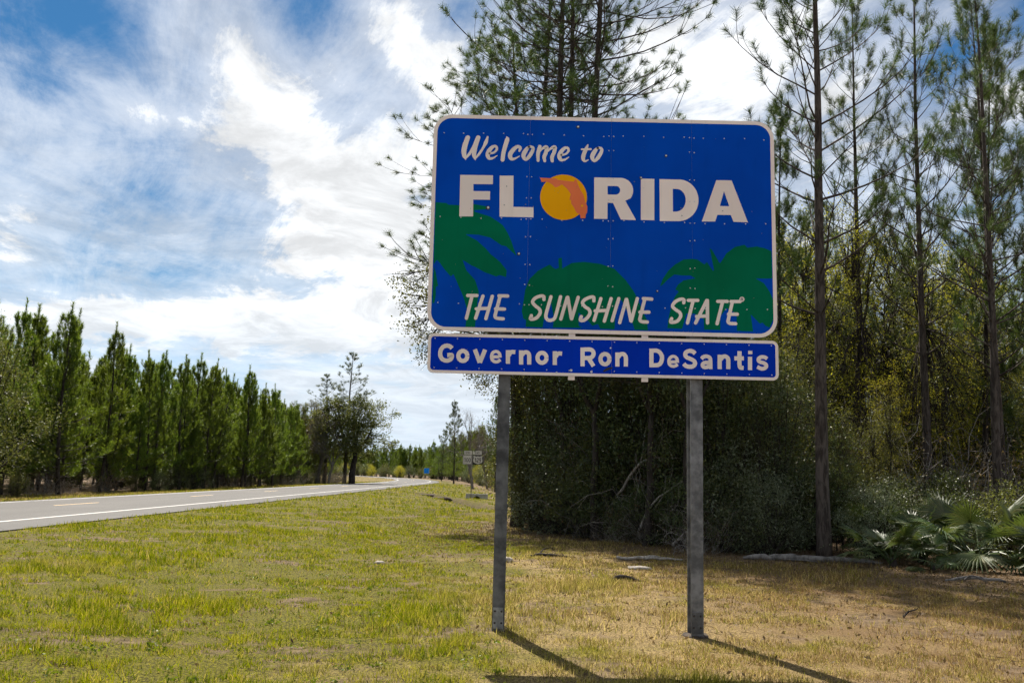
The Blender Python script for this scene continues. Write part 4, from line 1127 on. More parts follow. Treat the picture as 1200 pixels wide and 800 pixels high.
def ring(mb, x0, x1, z0, z1, r, w, y, seams=(), gap=0.0007):
    o = rrect(x0, x1, z0, z1, r); i = rrect(x0 + w, x1 - w, z0 + w, z1 - w, max(0.01, r - w))
    cuts = [-1e9] + [q for s_ in seams for q in (s_ - gap, s_ + gap)] + [1e9]
    k = len(o)
    for a in range(k):
        b = (a + 1) % k
        quad = [o[a], o[b], i[b], i[a]]
        for lo, hi in zip(cuts[0::2], cuts[1::2]):
            q = clip_x(clip_x(quad, lo, False), hi, True)
            if len(q) > 2:
                mb.add([(u, y, v) for u, v in q], np.array([list(range(len(q)))]))


def disc(mb, u, v, r, y, n=8):
    a = np.arange(n) / n * 2 * math.pi
    mb.add(np.column_stack([u + r * np.cos(a), np.full(n, y), v + r * np.sin(a)]), np.array([list(range(n))]))


def dome(mb, u, v, r, y, h):
    a = np.arange(8) / 8 * 2 * math.pi
    V = np.vstack([np.column_stack([u + r * np.cos(a), np.full(8, y), v + r * np.sin(a)]),
                   np.column_stack([u + 0.6 * r * np.cos(a), np.full(8, y - h), v + 0.6 * r * np.sin(a)])])
    mb.add(V, [np.array([(i, (i + 1) % 8, 8 + (i + 1) % 8, 8 + i) for i in range(8)]), np.array([list(range(8, 16))])])


def beam(name, x, top, parent):
    """wide flange steel post: front flange, web, rear flange"""
    mb = MB()
    z0, z1 = -0.35, top
    h, c = z1 - z0, (z0 + z1) / 2
    mb.box((x, 0.072, c), (0.122, 0.011, h))
    mb.box((x, 0.167, c), (0.009, 0.1788, h - 0.002))
    mb.box((x, 0.262, c), (0.122, 0.011, h))
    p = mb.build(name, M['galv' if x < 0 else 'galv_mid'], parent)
    pb = MB()
    pb.box((x - 0.004, 0.0625, 0.125), (0.100, 0.007, 0.20))
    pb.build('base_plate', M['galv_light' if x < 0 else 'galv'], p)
    for dx, dz in ((-0.035, 0.19), (0.03, 0.19), (-0.035, 0.08), (0.03, 0.08)):
        q = MB(); dome(q, x + dx, dz, 0.011, 0.0588, 0.010); q.build('bolt', M['rust'], p)
    fb = MB()
    a = np.linspace(0, 2 * math.pi, 17)[:-1]
    for (cx, rr, hh) in ((x, 0.15, 0.03),):
        V = np.vstack([np.column_stack([cx + rr * np.cos(a) * (1 + 0.12 * np.sin(5 * a)), 0.167 + rr * np.sin(a) * 1.1, np.full(16, -0.06)]),
                       np.column_stack([cx + 0.8 * rr * np.cos(a), 0.167 + 0.85 * rr * np.sin(a), np.full(16, hh - 0.03) + 0.008 * np.sin(3 * a)])])
        fb.add(V, [np.array([(i, (i + 1) % 16, 16 + (i + 1) % 16, 16 + i) for i in range(16)]), np.array([list(range(16, 32))])])
    fb.build('footing', plain('packed_dark_soil', (0.030, 0.022, 0.016), (0.07, 0.05, 0.035), 20.0, 0.95), p)
    return p


def welcome_sign():
    Z0 = CAM_H + 1.3026 * 1.1
    root = empty('welcome_sign', (0.9084, 9.24, hgt(0.0, 9.3)))
    tag(root, 'large blue state welcome sign with palm silhouettes on two steel posts', 'sign')
    g0 = float(hgt(0.0, 9.3))
    W, H = 1.7727, 2.2826
    S = 0.0023
    lift = Z0 - g0
    # main panel
    mb = MB(); slab(mb, rrect(-W + 0.004, W - 0.004, 0.004, H - 0.004, 0.186), 0.003, 0.006)
    panel = mb.build('main_panel', M['alu'], root, loc=(0, 0, lift))
    panel.rotation_euler = (0, -S, 0)
    seams = SD['SEAMS']
    full = rrect(-W, W, 0, H, 0.19)
    edges = [-9] + seams + [9]
    for a, b in zip(edges[:-1], edges[1:]):
        mb = MB(); slab(mb, clip_x(clip_x(full, a + 0.0007, False), b - 0.0007, True), 0.0, 0.0028)
        mb.build('panel_sheet', M['blue'], panel)
    for lp in SD['PALM']:
        mb = MB(); flat_poly(mb, [lp], -0.0006); mb.build('palm_silhouette', M['green'], panel)
    mb = MB(); ring(mb, -W, W, 0, H, 0.19, 0.0385, -0.0012, seams); mb.build('border', M['white'], panel)
    Y = -0.0014
    for k in 'FLI':
        mb = MB(); flat_poly(mb, [SD[k]], Y); mb.build('letter', M['white'], panel)
    for k in 'RDA':
        mb = MB(); flat_poly(mb, [SD[k + '_outer'], SD[k + '_hole']], Y); mb.build('letter', M['white'], panel)
    cu, cv, cr = SD['O']
    mb = MB(); disc(mb, cu, cv, cr * 0.995, Y, 64); mb.build('orange_disc', M['orange'], panel)
    mb = MB(); flat_poly(mb, [SD['FLA']], Y - 0.0004); fla = mb.build('state_outline', M['coral'], panel)
    mb = MB(); disc(mb, SD['LAKE'][0], SD['LAKE'][1], 0.012, Y - 0.0007, 10); mb.build('lake_mark', M['orange'], panel)
    def letters(lst, par, y, rounded, trim=None):
        for st in lst:
            mb = MB()
            for j, s_ in enumerate(st):
                stroke(mb, s_, y - 0.0002 * j, rounded)
            mb.build('letter', M['white'], par)
    letters(SD['WELCOME'], panel, Y, True)
    letters(SD['SUNSHINE'], panel, Y, True)
    # registered mark sticker after the last letter
    u, v = SD['STICKER']
    mb = MB(); disc(mb, u, v, 0.026, Y - 0.0012, 18); st = mb.build('sticker', M['white'], panel)
    mb = MB()
    stroke(mb, [(u - 0.010, v + 0.014, 0.006), (u - 0.010, v - 0.014, 0.006)], Y - 0.0015, False)
    stroke(mb, [(u - 0.010, v + 0.012, 0.006), (u + 0.008, v + 0.010, 0.006), (u + 0.007, v, 0.006), (u - 0.008, v, 0.006)], Y - 0.0017, False)
    stroke(mb, [(u - 0.002, v, 0.006), (u + 0.011, v - 0.014, 0.006)], Y - 0.0019, False)
    mb.build('letter', M['black'], panel)
    # rivets along the three stringers and in pairs beside every seam
    mb = MB()
    rows = [0.285, 1.175, 2.085]
    for v in rows:
        for u in np.linspace(-W + 0.10, W - 0.10, 17):
            if min(abs(u - s_) for s_ in seams) > 0.06:
                dome(mb, u + RNG.normal() * 0.004, v + RNG.normal() * 0.004, 0.0068, Y - 0.002, 0.003)
    for s_ in seams:
        for v in rows + [0.49, 0.70, 0.99, 1.40, 1.63, 1.93]:
            for k in (-0.024, 0.024):
                dome(mb, s_ + k, v + RNG.normal() * 0.003, 0.0068, Y - 0.002, 0.003)
    o = mb.build('rivet_heads', M['chip'], panel); o['kind'] = 'stuff'
    # bullet dents and chips
    for (u, v), r in zip(SD['MARKS'], (0.014, 0.017, 0.012, 0.012, 0.013, 0.009)):
        mb = MB(); disc(mb, u, v, r * 1.35, Y - 0.0012, 12); c = mb.build('dent', M['black'], panel)
        mb = MB(); disc(mb, u + 0.002, v + 0.003, r * 0.75, Y - 0.0016, 9); mb.build('chip', M['chip'], panel)
    mb = MB()
    for _ in range(46):
        dome(mb, RNG.uniform(-W + 0.1, W - 0.1), RNG.uniform(0.1, H - 0.1), RNG.uniform(0.002, 0.0042), Y - 0.0015, 0.001)
    for (u, v) in ((-0.80, 1.33), (-0.72, 1.31), (-1.02, 1.32), (0.32, 1.60), (0.80, 1.33), (0.81, 1.25), (1.23, 1.31), (-1.0, 1.52)):
        dome(mb, u, v, 0.006, Y - 0.002, 0.001)
    o = mb.build('pock_marks', M['galv_light'], panel); o['kind'] = 'stuff'
    # name panel
    n0, n1, nb, nt_ = -1.7545, 1.7770, -0.4315, -0.0295
    mb = MB(); slab(mb, rrect(n0 + 0.003, n1 - 0.003, nb + 0.003, nt_ - 0.003, 0.06), 0.003, 0.006)
    npan = mb.build('name_panel', M['alu'], root, loc=(0, 0, lift))
    npan.rotation_euler = (0, -S, 0)
    ns = SD['NSEAM']
    fulln = rrect(n0, n1, nb, nt_, 0.063)
    for a, b in ((-9, ns - 0.001), (ns + 0.001, 9)):
        mb = MB(); slab(mb, clip_x(clip_x(fulln, a, False), b, True), 0.0, 0.0028); mb.build('panel_sheet', M['blue2'], npan)
    mb = MB(); ring(mb, n0, n1, nb, nt_, 0.063, 0.030, -0.0012, (ns,)); mb.build('border', M['white'], npan)
    letters(SD['GOV'], npan, Y, False)
    mb = MB()
    for v in (nb + 0.055, nt_ - 0.050):
        for u in np.linspace(n0 + 0.07, n1 - 0.07, 16):
            dome(mb, u, v, 0.0062, Y - 0.002, 0.003)
    o = mb.build('rivet_heads', M['chip'], npan); o['kind'] = 'stuff'
    for u, v, r in ((-0.308, -0.375, 0.013), (-0.105, -0.385, 0.013), (-0.455, -0.402, 0.011), (0.085, -0.14, 0.009)):
        mb = MB(); disc(mb, u, v, r, Y - 0.0012, 7); mb.build('chip', M['chip'], npan)
    mb = MB(); stroke(mb, [(0.02, -0.375, 0.018), (0.06, -0.352, 0.026), (0.10, -0.340, 0.014)], Y - 0.0014, True); mb.build('scuff', M['black'], npan)
    # stringers and back straps, then the posts
    for v in rows + [-0.36, -0.10]:
        mb = MB(); w_ = W - 0.06 if v > 0 else 1.70
        mb.box((0, 0.0335, v + lift), (2 * w_, 0.052, 0.05)); mb.build('stringer', M['alu'], root)
    for u in (-0.303, 0.434):
        mb = MB(); mb.box((u, 0.0135, lift - 0.10), (0.066, 0.010, 0.745)); mb.build('back_strap', M['white'], root)
    for u in (-0.9752, 0.9645):
        beam('post', u, lift + H - 0.12, root)
    return root


welcome_sign()

# ------------------------------------------------------------------ plant prototypes
def gz(x, y):
    return float(hgt(x, y)) - 0.03


YOUNG = [pine('young_pine', 100 + i, 8.2, 0.085, 0.10, 2.1, 0.46, 5, 44, 0.19, 0.022, 'needle_young', 0.50, 0.85, 1.15, 0.08, 4, 'bark_dark', 0.05, 1.45, 0.8, 0.65, (0.45, 1.15), 1.25, 0.62) for i in range(6)]
TALL = [pine('tall_pine', 200 + i, 17.0, 0.155, 0.30, 3.3, 0.70, 3, 84, 0.25, 0.0085, 'needle', 0.24, 0.50, 1.0, 0.35, 5, 'bark_pine', 0.38, 2.0, 0.7, 0.3) for i in range(4)]
BIG = [pine('big_pine', 240 + i, 23.0, 0.20, 0.40, 5.6, 0.62, 4, 74, 0.24, 0.0105, 'needle', 0.17, 0.40, 1.0, 0.15, 9, 'bark_pine', -0.08, 2.3, 0.7, 0.6, (0.45, 1.15)) for i in range(3)]
MID = [pine('slim_pine', 300 + i, 14.0, 0.10, 0.22, 2.3, 0.60, 4, 66, 0.24, 0.013, 'needle', 0.36, 0.80, 1.1, 0.25, 4, 'bark_dark', 0.10, 1.8, 0.6, 0.6, (0.4, 1.15)) for i in range(4)]
CANOPY = [clump_tree('thicket_tree', 460 + i, 8.7, 3.7, 3.4, 0.09, ['leaf_dark', 'leaf_olive'][i], 0.075, 130, 95, 0.22, hang=0.25, inner=0.2) for i in range(2)]
OAK = [clump_tree('oak', 400, 11.8, 7.0, 3.5, 0.17, 'leaf_olive', 0.080, 270, 125, 0.17, hang=0.35, inner=0.4, aspect=0.55),
       clump_tree('oak', 401, 8.5, 8.0, 2.1, 0.26, 'leaf_olive', 0.18, 150, 120, 0.34, inner=0.3)]
BARE = [hardwood('bare_tree', 420 + i, 9.0, 0.16, 0.75, 'leaf_brown', 0.06, 4, 5, 0.30, 'bark_grey', 0.35, 3, keep=0.6) for i in range(2)]
VINE = [clump_tree('vine_tree', 440 + i, 10.0, [2.4, 3.0, 2.8][i], 1.2, 0.055, ['leaf_yellow', 'leaf_olive', 'leaf_yellow'][i], 0.062, 110, 70, 0.20, fork=0.6, hang=0.3, slim=0.6, inner=0.1) for i in range(3)]
SHR = [shrub('evergreen_shrub', 500 + i, 2.0, 2.4, ['leaf_dark', 'leaf_grey', 'leaf_olive', 'leaf_dark'][i], 0.058, 80, 75, 0.15, twigs=60) for i in range(4)]
WALL = [shrub('thicket_shrub', 520 + i, 5.6, 3.6, ['leaf_dark', 'leaf_dark', 'leaf_olive'][i], 0.072, 170, 95, 0.23, twigs=200, hollow=0.2) for i in range(3)]
FILL = [shrub('understory_shrub', 540 + i, 4.2, 4.0, ['leaf_olive', 'leaf_dark', 'leaf_yellow'][i], 0.10, 120, 60, 0.28, twigs=80) for i in range(3)]
DRY = [tangle('dry_tangle', 560 + i, 2.6, 2.6, 60, ['twig_pale', 'bark_grey'][i], 'leaf_brown', 1600, 0.06) for i in range(2)]
CONIF = [shrub('cedar', 580, 7.6, 5.2, 'leaf_olive', 0.10, 210, 100, 0.30, 'bark_dark', 0.25, 120, 0.3)]

# ------------------------------------------------------------------ left pine plantation
rng = np.random.default_rng(77)
PL_G = 'young pines of the plantation beyond the road'
count = 0
for row in range(7):
    y = 27.0 + (row % 2) * 1.2
    while y < 112:
        x0 = road_edge(y) - 7.3 - 4.1 - 2.2 * row
        x0 -= 1.4 * sst(y, 30, 20) - 1.2 * math.sin(y * 0.11)
        px, py = x0 + rng.normal() * 0.45, y + rng.normal() * 0.5
        sc = rng.uniform(0.80, 1.14) * (1.0 if row else 0.95)
        if row == 0 and rng.random() < 0.12: sc *= 0.7
        if abs(px) < 0.62 * py + 2.5:
            lab = ('young pine standing in the front row of the plantation beyond the road' if row < 2 else
                   'young pine deeper in the plantation, its top showing over the front row')
            place('young_pine', YOUNG[int(rng.integers(6))], (px, py, gz(px, py)), rng.uniform(0, 6.28),
                  (sc * rng.uniform(0.85, 1.25),) * 2 + (sc,), lab, 'pine tree', PL_G + (', front rows' if row < 2 else ', rear rows'))
            count += 1
        y += (1.75 if row < 3 else 2.3) * rng.uniform(0.85, 1.2) * (1 + 0.15 * sst(y, 50, 100))
for i in range(46):
    y = 29 + i * 1.9; x = road_edge(y) - 7.3 - 7 - rng.uniform(0, 12)
    if abs(x) > 0.66 * y + 3: continue
    place('understory_shrub', FILL[int(rng.integers(2))], (x, y, gz(x, y)), rng.uniform(0, 6.28), rng.uniform(0.55, 0.95), 'dark bush under the pines deep inside the plantation', 'bush', 'bushes deep inside the plantation')
place('cedar', CONIF[0], (-19.9, 34.6, gz(-20, 34.6)), 0.4, (0.95, 0.95, 0.95), 'wide brownish evergreen tree at the left end of the plantation', 'tree')
k = 0
for y in np.arange(30, 112, 3.1):
    x = road_edge(y) - 11.2 + rng.normal() * 0.5
    if abs(x) > 0.62 * y + 2: continue
    pr, nm = ((SHR[[0, 2, 3][int(rng.integers(3))]], 'evergreen_shrub') if rng.random() < 0.55 else (DRY[int(rng.integers(2))], 'dry_shrub'))
    s = rng.uniform(0.45, 0.95)
    if nm == 'evergreen_shrub':
        place(nm, pr, (x, y, gz(x, y)), rng.uniform(0, 6.28), s, 'low leafy shrub at the foot of the plantation pines beyond the road', 'shrub', 'leafy shrubs under the plantation edge')
    else:
        place(nm, pr, (x, y, gz(x, y)), rng.uniform(0, 6.28), s * 0.8, 'bare brown bush at the foot of the plantation pines beyond the road', 'bush', 'bare bushes under the plantation edge')

# ------------------------------------------------------------------ tree clump at the bend
place('tall_pine', TALL[1], (-17.9, 102, gz(-18, 102)), 0.7, (1.35, 1.35, 0.84), 'tallest pine of the clump on the left beside the bend', 'pine tree')
place('tall_pine', TALL[2], (-20.2, 103, gz(-20, 103)), 2.1, (1.25, 1.25, 0.70), 'second pine of the clump on the left beside the bend, shorter', 'pine tree')
place('oak_tree', OAK[1], (-16.9, 101, gz(-17, 101)), 0.3, (1.25, 1.1, 1.15), 'spreading dark oak on the road side of the clump at the bend', 'oak tree')
place('bare_tree', BARE[0], (-20.8, 101, gz(-20.8, 101)), 1.9, (1.15, 1.15, 1.12), 'half bare grey hardwood on the left of the clump at the bend', 'tree')
place('bare_tree', BARE[1], (-19.2, 99.5, gz(-19.2, 99.5)), 4.0, (0.8, 0.8, 0.85), 'small bare tree in the middle of the clump at the bend', 'tree')
place('oak_tree', OAK[0], (-22.5, 104, gz(-22.5, 104)), 4.4, (0.9, 0.9, 0.8), 'small olive hardwood behind the clump at the bend', 'tree')
for i, (x, y, s) in enumerate([(-22.6, 100, 1.5), (-21.4, 98.5, 0.9), (-19.5, 101.5, 1.2), (-24.0, 97.5, 1.6), (-18.1, 100.8, 0.8), (-25.6, 93, 1.4)]):
    place('dry_shrub', DRY[i % 2], (x, y, gz(x, y)), i * 1.3, s, 'brown leafless bush around the trunks of the clump at the bend', 'bush', 'brown bushes at the bend clump')
for i, (x, y, s) in enumerate([(-22.0, 102, 1.3), (-24.5, 99, 1.5), (-26.5, 96, 1.4)]):
    place('understory_shrub', FILL[(i * 2) % 3], (x, y, gz(x, y)), i * 2.1, s * 0.8, 'olive brown bush between the plantation and the clump at the bend', 'bush', 'olive bushes by the bend clump')

# ------------------------------------------------------------------ far wood round the bend and right roadside
n = 0
for i in range(235):
    t = i / 235
    if i < 160:
        x = -75 + 66 * ((i * 0.618) % 1.0)
        y = 318 + rng.uniform(0, 26) - (x + 75) * 0.55
    else:
        y = 165 + rng.uniform(0, 110)
        x = wood_edge(y) + 2.0 + rng.uniform(0, 9)
    sc = rng.uniform(0.95, 1.3)
    pr = YOUNG[int(rng.integers(5))]
    place('far_pine', pr, (x, y, gz(x, y)), rng.uniform(0, 6.28), (sc * 1.35, sc * 1.35, sc), 'small pine in the distant wood where the road disappears',
          'pine tree', 'pines of the distant wood')
for i in range(32):
    y = 255 + i * 2.25; x = -16 - i * 1.8 + rng.normal() * 2
    place('far_bush', FILL[i % 3], (x, y, gz(x, y)), rng.uniform(0, 6.28), rng.uniform(0.7, 1.1), 'dark bush at the foot of the distant wood', 'bush', 'bushes at the foot of the distant wood')
ROADSIDE = [('tall_pine', MID[0], -7.6, 130, 0.82, 'tall dark pine standing out above the far right roadside trees', 'pine tree', 1.35),
            ('tall_pine', MID[2], -12.2, 170, 0.66, 'pine with a loose top left of the tall roadside pine', 'pine tree', 1.4),
            ('bare_tree', BARE[1], -3.6, 96, 0.92, 'bare brown tree behind the route sign', 'tree', 0.9),
            ('bare_tree', BARE[0], -2.2, 101, 0.80, 'second bare tree right of the route sign', 'tree', 0.8),
            ('slim_pine', MID[1], -1.2, 84, 0.60, 'slim pine between the bare trees and the welcome sign post', 'pine tree', 1.1),
            ('slim_pine', MID[3], 0.6, 74, 0.62, 'slim pine seen just left of the welcome sign post', 'pine tree', 1.1)]
for nm, pr, x, y, s, lab, cat, wx in ROADSIDE:
    place(nm, pr, (x, y, gz(x, y)), rng.uniform(0, 6.28), (s * wx, s * wx, s), lab, cat)
for i in range(26):
    y = 62 + i * 4.4 + rng.normal()
    x = wood_edge(y) + 1.2 + rng.uniform(0, 2.5)
    if i % 3 == 1:
        place('dry_shrub', DRY[i % 2], (x, y, gz(x, y)), rng.uniform(0, 6.28), rng.uniform(0.9, 1.6), 'brown bush along the right roadside wood far behind the sign post', 'bush', 'brown bushes along the far right roadside')
    else:
        place('understory_shrub', FILL[int(rng.integers(3))], (x, y, gz(x, y)), rng.uniform(0, 6.28), rng.uniform(0.55, 0.95), 'leafy bush along the right roadside wood far behind the sign post', 'bush', 'leafy bushes along the far right roadside')
for i in range(30):
    y = 66 + i * 3.6
    x = wood_edge(y) + 4.0 + rng.uniform(0, 6)
    sc = rng.uniform(0.75, 1.1)
    place('roadside_pine', YOUNG[i % 5], (x, y, gz(x, y)), rng.uniform(0, 6.28), (sc * 1.2, sc * 1.2, sc), 'pine in the right roadside wood between the route sign and the bend', 'pine tree', 'pines of the right roadside wood')

# ------------------------------------------------------------------ big pines and oak behind the sign
place('big_pine', BIG[0], (1.93, 26.0, gz(1.93, 26)), 0.5, (0.80, 0.80, 1.05), 'big pine with the thickest trunk rising above the welcome sign', 'pine tree')
place('big_pine', BIG[1], (1.66, 28.0, gz(1.66, 28)), 2.6, (0.74, 0.74, 1.05), 'big pine just left of the thickest trunk above the welcome sign', 'pine tree')
place('big_pine', TALL[3], (1.08, 26.8, gz(1.08, 26.8)), 4.0, (1.1, 1.1, 1.35), 'thin third pine left of the two big trunks above the sign', 'pine tree')
place('slim_pine', BIG[2], (0.75, 29.5, gz(0.75, 29.5)), 1.0, (0.88, 0.88, 0.86), 'pine whose needle tufts show at the upper left corner of the sign', 'pine tree')
place('broad_pine', BIG[2], (0.35, 30.6, gz(0.35, 30.6)), 3.3, (1.15, 1.15, 0.72), 'broad pine with tufts reaching out left above the oak beside the sign', 'pine tree')
place('oak_tree', OAK[0], (0.25, 28.0, gz(0.25, 28.0)), 0.2, (1.08, 1.08, 0.98), 'leafy oak with twigs hanging out left of the welcome sign', 'oak tree')

# ------------------------------------------------------------------ thicket behind the sign
def edge_y(x):
    return float(np.interp(x, [0.6, 0.8, 2.4, 4.0, 5.2, 7.0, 8.0, 10.5, 16], [27.5, 25, 22, 20, 18.5, 16.5, 14, 8, 0]))

for i, (x, y, s, k) in enumerate([(2.1, 22.6, 1.0, 0), (3.1, 21.3, 0.98, 1), (3.9, 20.6, 0.95, 0), (1.6, 25.0, 1.05, 1)]):
    place('thicket_tree', CANOPY[k], (x, y, gz(x, y)), i * 1.4, s, 'leafy tree rising out of the thicket, mostly hidden by the sign', 'tree', 'trees of the thicket behind the sign')
for i, (x, dy, s, h) in enumerate([(2.2, 1.7, 0.8, 2.0), (3.6, 1.6, 0.8, 2.0)]):
    y = edge_y(x) + dy
    place('vine_tangle', DRY[1 - i % 2], (x, y, gz(x, y)), i * 2.3, (s, s, s * h), 'bare climbing vines hanging down the front of the thicket', 'vine', 'bare vines on the thicket front')
TH = 'vine draped shrubs of the dark thicket behind the sign'
for i, (x, dy, s, k) in enumerate([(1.0, 2.3, 0.92, 2), (2.0, 2.6, 1.05, 0), (3.0, 2.5, 1.0, 1), (3.9, 2.6, 1.08, 0), (4.8, 2.5, 0.95, 1), (5.8, 3.2, 0.86, 0),
                                   (1.6, 5.0, 1.15, 1), (3.0, 5.2, 1.2, 0), (4.6, 5.4, 1.2, 1), (6.4, 5.8, 0.95, 2), (0.9, 5.6, 1.0, 1)]):
    y = edge_y(x) + dy
    place('thicket_shrub', WALL[k], (x, y, gz(x, y)), rng.uniform(0, 6.28), s, 'tall dark vine draped shrub in the thicket between the sign posts', 'shrub', TH)
for i, (x, dy, s, k) in enumerate([(0.75, 0.6, 0.85, 2), (1.3, 0.9, 1.05, 1), (1.9, 0.7, 0.8, 0), (2.5, 0.9, 1.0, 0), (3.3, 0.8, 0.75, 3), (4.0, 0.9, 0.85, 0), (4.7, 0.8, 0.9, 3),
                                   (5.35, 1.2, 0.85, 1), (5.2, 2.0, 1.2, 1), (5.7, 3.4, 1.15, 1), (6.9, 4.4, 1.0, 0), (1.4, 2.0, 1.4, 1), (2.3, 1.6, 1.3, 2)]):
    y = edge_y(x) + dy
    place('evergreen_shrub', SHR[k], (x, y, gz(x, y)), rng.uniform(0, 6.28), s,
          ['glossy dark shrub at the front of the thicket behind the sign', 'pale grey green shrub at the front of the thicket behind the sign',
           'olive leaved shrub at the left front of the thicket behind the sign', 'glossy dark shrub at the front of the thicket behind the sign'][k], 'shrub',
          ['dark front shrubs of the thicket', 'grey green front shrubs of the thicket', 'olive front shrubs of the thicket', 'dark front shrubs of the thicket'][k])
for i, (x, dy, s) in enumerate([(4.1, -0.1, 0.55), (2.7, 0.5, 0.5)]):
    y = edge_y(x) + dy
    place('dry_shrub', DRY[0], (x, y, gz(x, y)), i * 1.7, s, 'pale leafless brush lying along the front of the thicket', 'bush', 'pale brush along the thicket front')

# ------------------------------------------------------------------ right wood
place('tall_pine', TALL[0], (6.44, 19.2, gz(6.44, 19.2)), 2.2, (0.93, 0.93, 0.98), 'nearest tall pine with straight grey trunk just right of the sign', 'pine tree')
place('tall_pine', TALL[1], (11.2, 25.0, gz(11, 25)), 0.9, (0.8, 0.8, 0.98), 'tall thin dark trunked pine in the middle of the right wood', 'pine tree')
place('tall_pine', TALL[2], (10.25, 27.0, gz(10, 27)), 3.9, (0.78, 0.78, 0.95), 'thin pine wrapped in yellow vines between the two tall trunks', 'pine tree')
place('slim_pine', MID[0], (8.75, 30.0, gz(8.7, 30)), 0.3, (0.95, 0.95, 1.02), 'slim pine close against the right edge of the sign', 'pine tree')
place('slim_pine', MID[1], (14.2, 28.0, gz(14, 28)), 1.3, (1.0, 1.0, 1.12), 'dense topped pine pointing up near the right edge of the picture', 'pine tree')
place('slim_pine', MID[2], (14.8, 26.0, gz(14.7, 26)), 2.9, (1.0, 1.0, 0.97), 'rightmost dense topped pine at the edge of the picture', 'pine tree')
place('slim_pine', TALL[3], (11.5, 22.0, gz(11.5, 22)), 2.9, (0.75, 0.75, 0.85), 'dark vine covered trunk behind the palmettos on the right', 'pine tree')
place('slim_pine', TALL[0], (12.7, 24.0, gz(12.7, 24)), 5.0, (0.7, 0.7, 0.85), 'dark trunk behind the vine covered trunk on the right', 'pine tree')
place('vine_tree', VINE[0], (10.0, 26.2, gz(10, 26)), 0.0, (0.85, 0.85, 1.0), 'tree hung with yellow green vine leaves left of the thin dark pine', 'tree')
place('vine_tree', VINE[1], (11.9, 26.4, gz(12, 26.4)), 1.0, (0.95, 0.95, 1.0), 'olive vine covered tree right of the thin dark pine', 'tree')
place('vine_tree', VINE[2], (12.9, 27.5, gz(13, 27.5)), 2.0, (0.9, 0.9, 0.85), 'yellow green vine covered tree towards the right edge', 'tree')
VG = 'leafy understory trees of the right wood'
for i, (x, y, s, k) in enumerate([(8.1, 25.5, 0.62, 1), (8.9, 28, 0.8, 0), (9.4, 32, 0.75, 2), (11.2, 31, 0.9, 1), (13.8, 31, 0.85, 0), (15.5, 30, 0.85, 1), (16.5, 28, 0.7, 2), (7.6, 31, 0.6, 1),
                                  (12.2, 30, 1.0, 1), (14.6, 33, 1.05, 0), (9.9, 31, 1.15, 0), (11.6, 33.5, 1.25, 1), (13.2, 35, 1.3, 0), (15.3, 37, 1.3, 1), (17.2, 38, 1.3, 2), (10.4, 38, 1.3, 2), (8.6, 39, 1.2, 1), (19.5, 40, 1.3, 0), (7.0, 33.5, 1.0, 0), (12.0, 42, 1.4, 0), (15.9, 43, 1.4, 0), (16.4, 32, 1.1, 0), (16.8, 35, 1.1, 1), (9.2, 35, 1.0, 1), (19.0, 36, 1.1, 2), (12.9, 38, 1.1, 1), (15.8, 27, 0.7, 1), (13.4, 28.8, 0.8, 2), (10.6, 29.2, 0.8, 1), (17.9, 30, 0.9, 1), (8.3, 33, 0.8, 1), (14.2, 24.5, 0.62, 1), (13.0, 22.5, 0.5, 0), (9.6, 23.5, 0.48, 0), (17.5, 33, 0.9, 0), (6.2, 27.5, 0.65, 1), (10.8, 36, 0.9, 2), (7.9, 36, 0.85, 0)]):
    place('understory_tree', VINE[k], (x, y, gz(x, y)), i * 1.1, s, 'leafy understory tree among the trunks of the right wood', 'tree', VG)
BGG = 'slender background pines of the right wood'
pts = []
tries = 0
while len(pts) < 66 and tries < 4000:
    tries += 1
    y = rng.uniform(31, 68); x = rng.uniform(4.5, 0.60 * y + 1)
    if all((x - a) ** 2 + (y - b) ** 2 > 2.4 for a, b in pts):
        pts.append((x, y))
for i, (x, y) in enumerate(pts):
    pr = (MID + TALL)[int(rng.integers(8))]
    s = rng.uniform(0.72, 1.0) if pr in MID else rng.uniform(0.62, 0.82)
    place('background_pine', pr, (x, y, gz(x, y)), rng.uniform(0, 6.28), (s * 0.95, s * 0.95, s), 'slender pine deep in the wood on the right', 'pine tree', BGG)
UG = 'understory bushes deep in the right wood'
for i in range(96):
    y = rng.uniform(25, 46) if i < 56 else rng.uniform(46, 72)
    x = rng.uniform(max(5.5, 0.18 * y), 0.62 * y + 1.5)
    s = rng.uniform(0.7, 1.35) * (1 if y > 30 else 0.6)
    k = int(rng.integers(3))
    place('understory_shrub', FILL[k], (x, y, gz(x, y)), rng.uniform(0, 6.28), s,
          ['olive bush deep among the trunks of the right wood', 'dark bush deep among the trunks of the right wood', 'yellow green bush deep among the trunks of the right wood'][k], 'bush',
          UG + [', olive', ', dark', ', yellow green'][k])
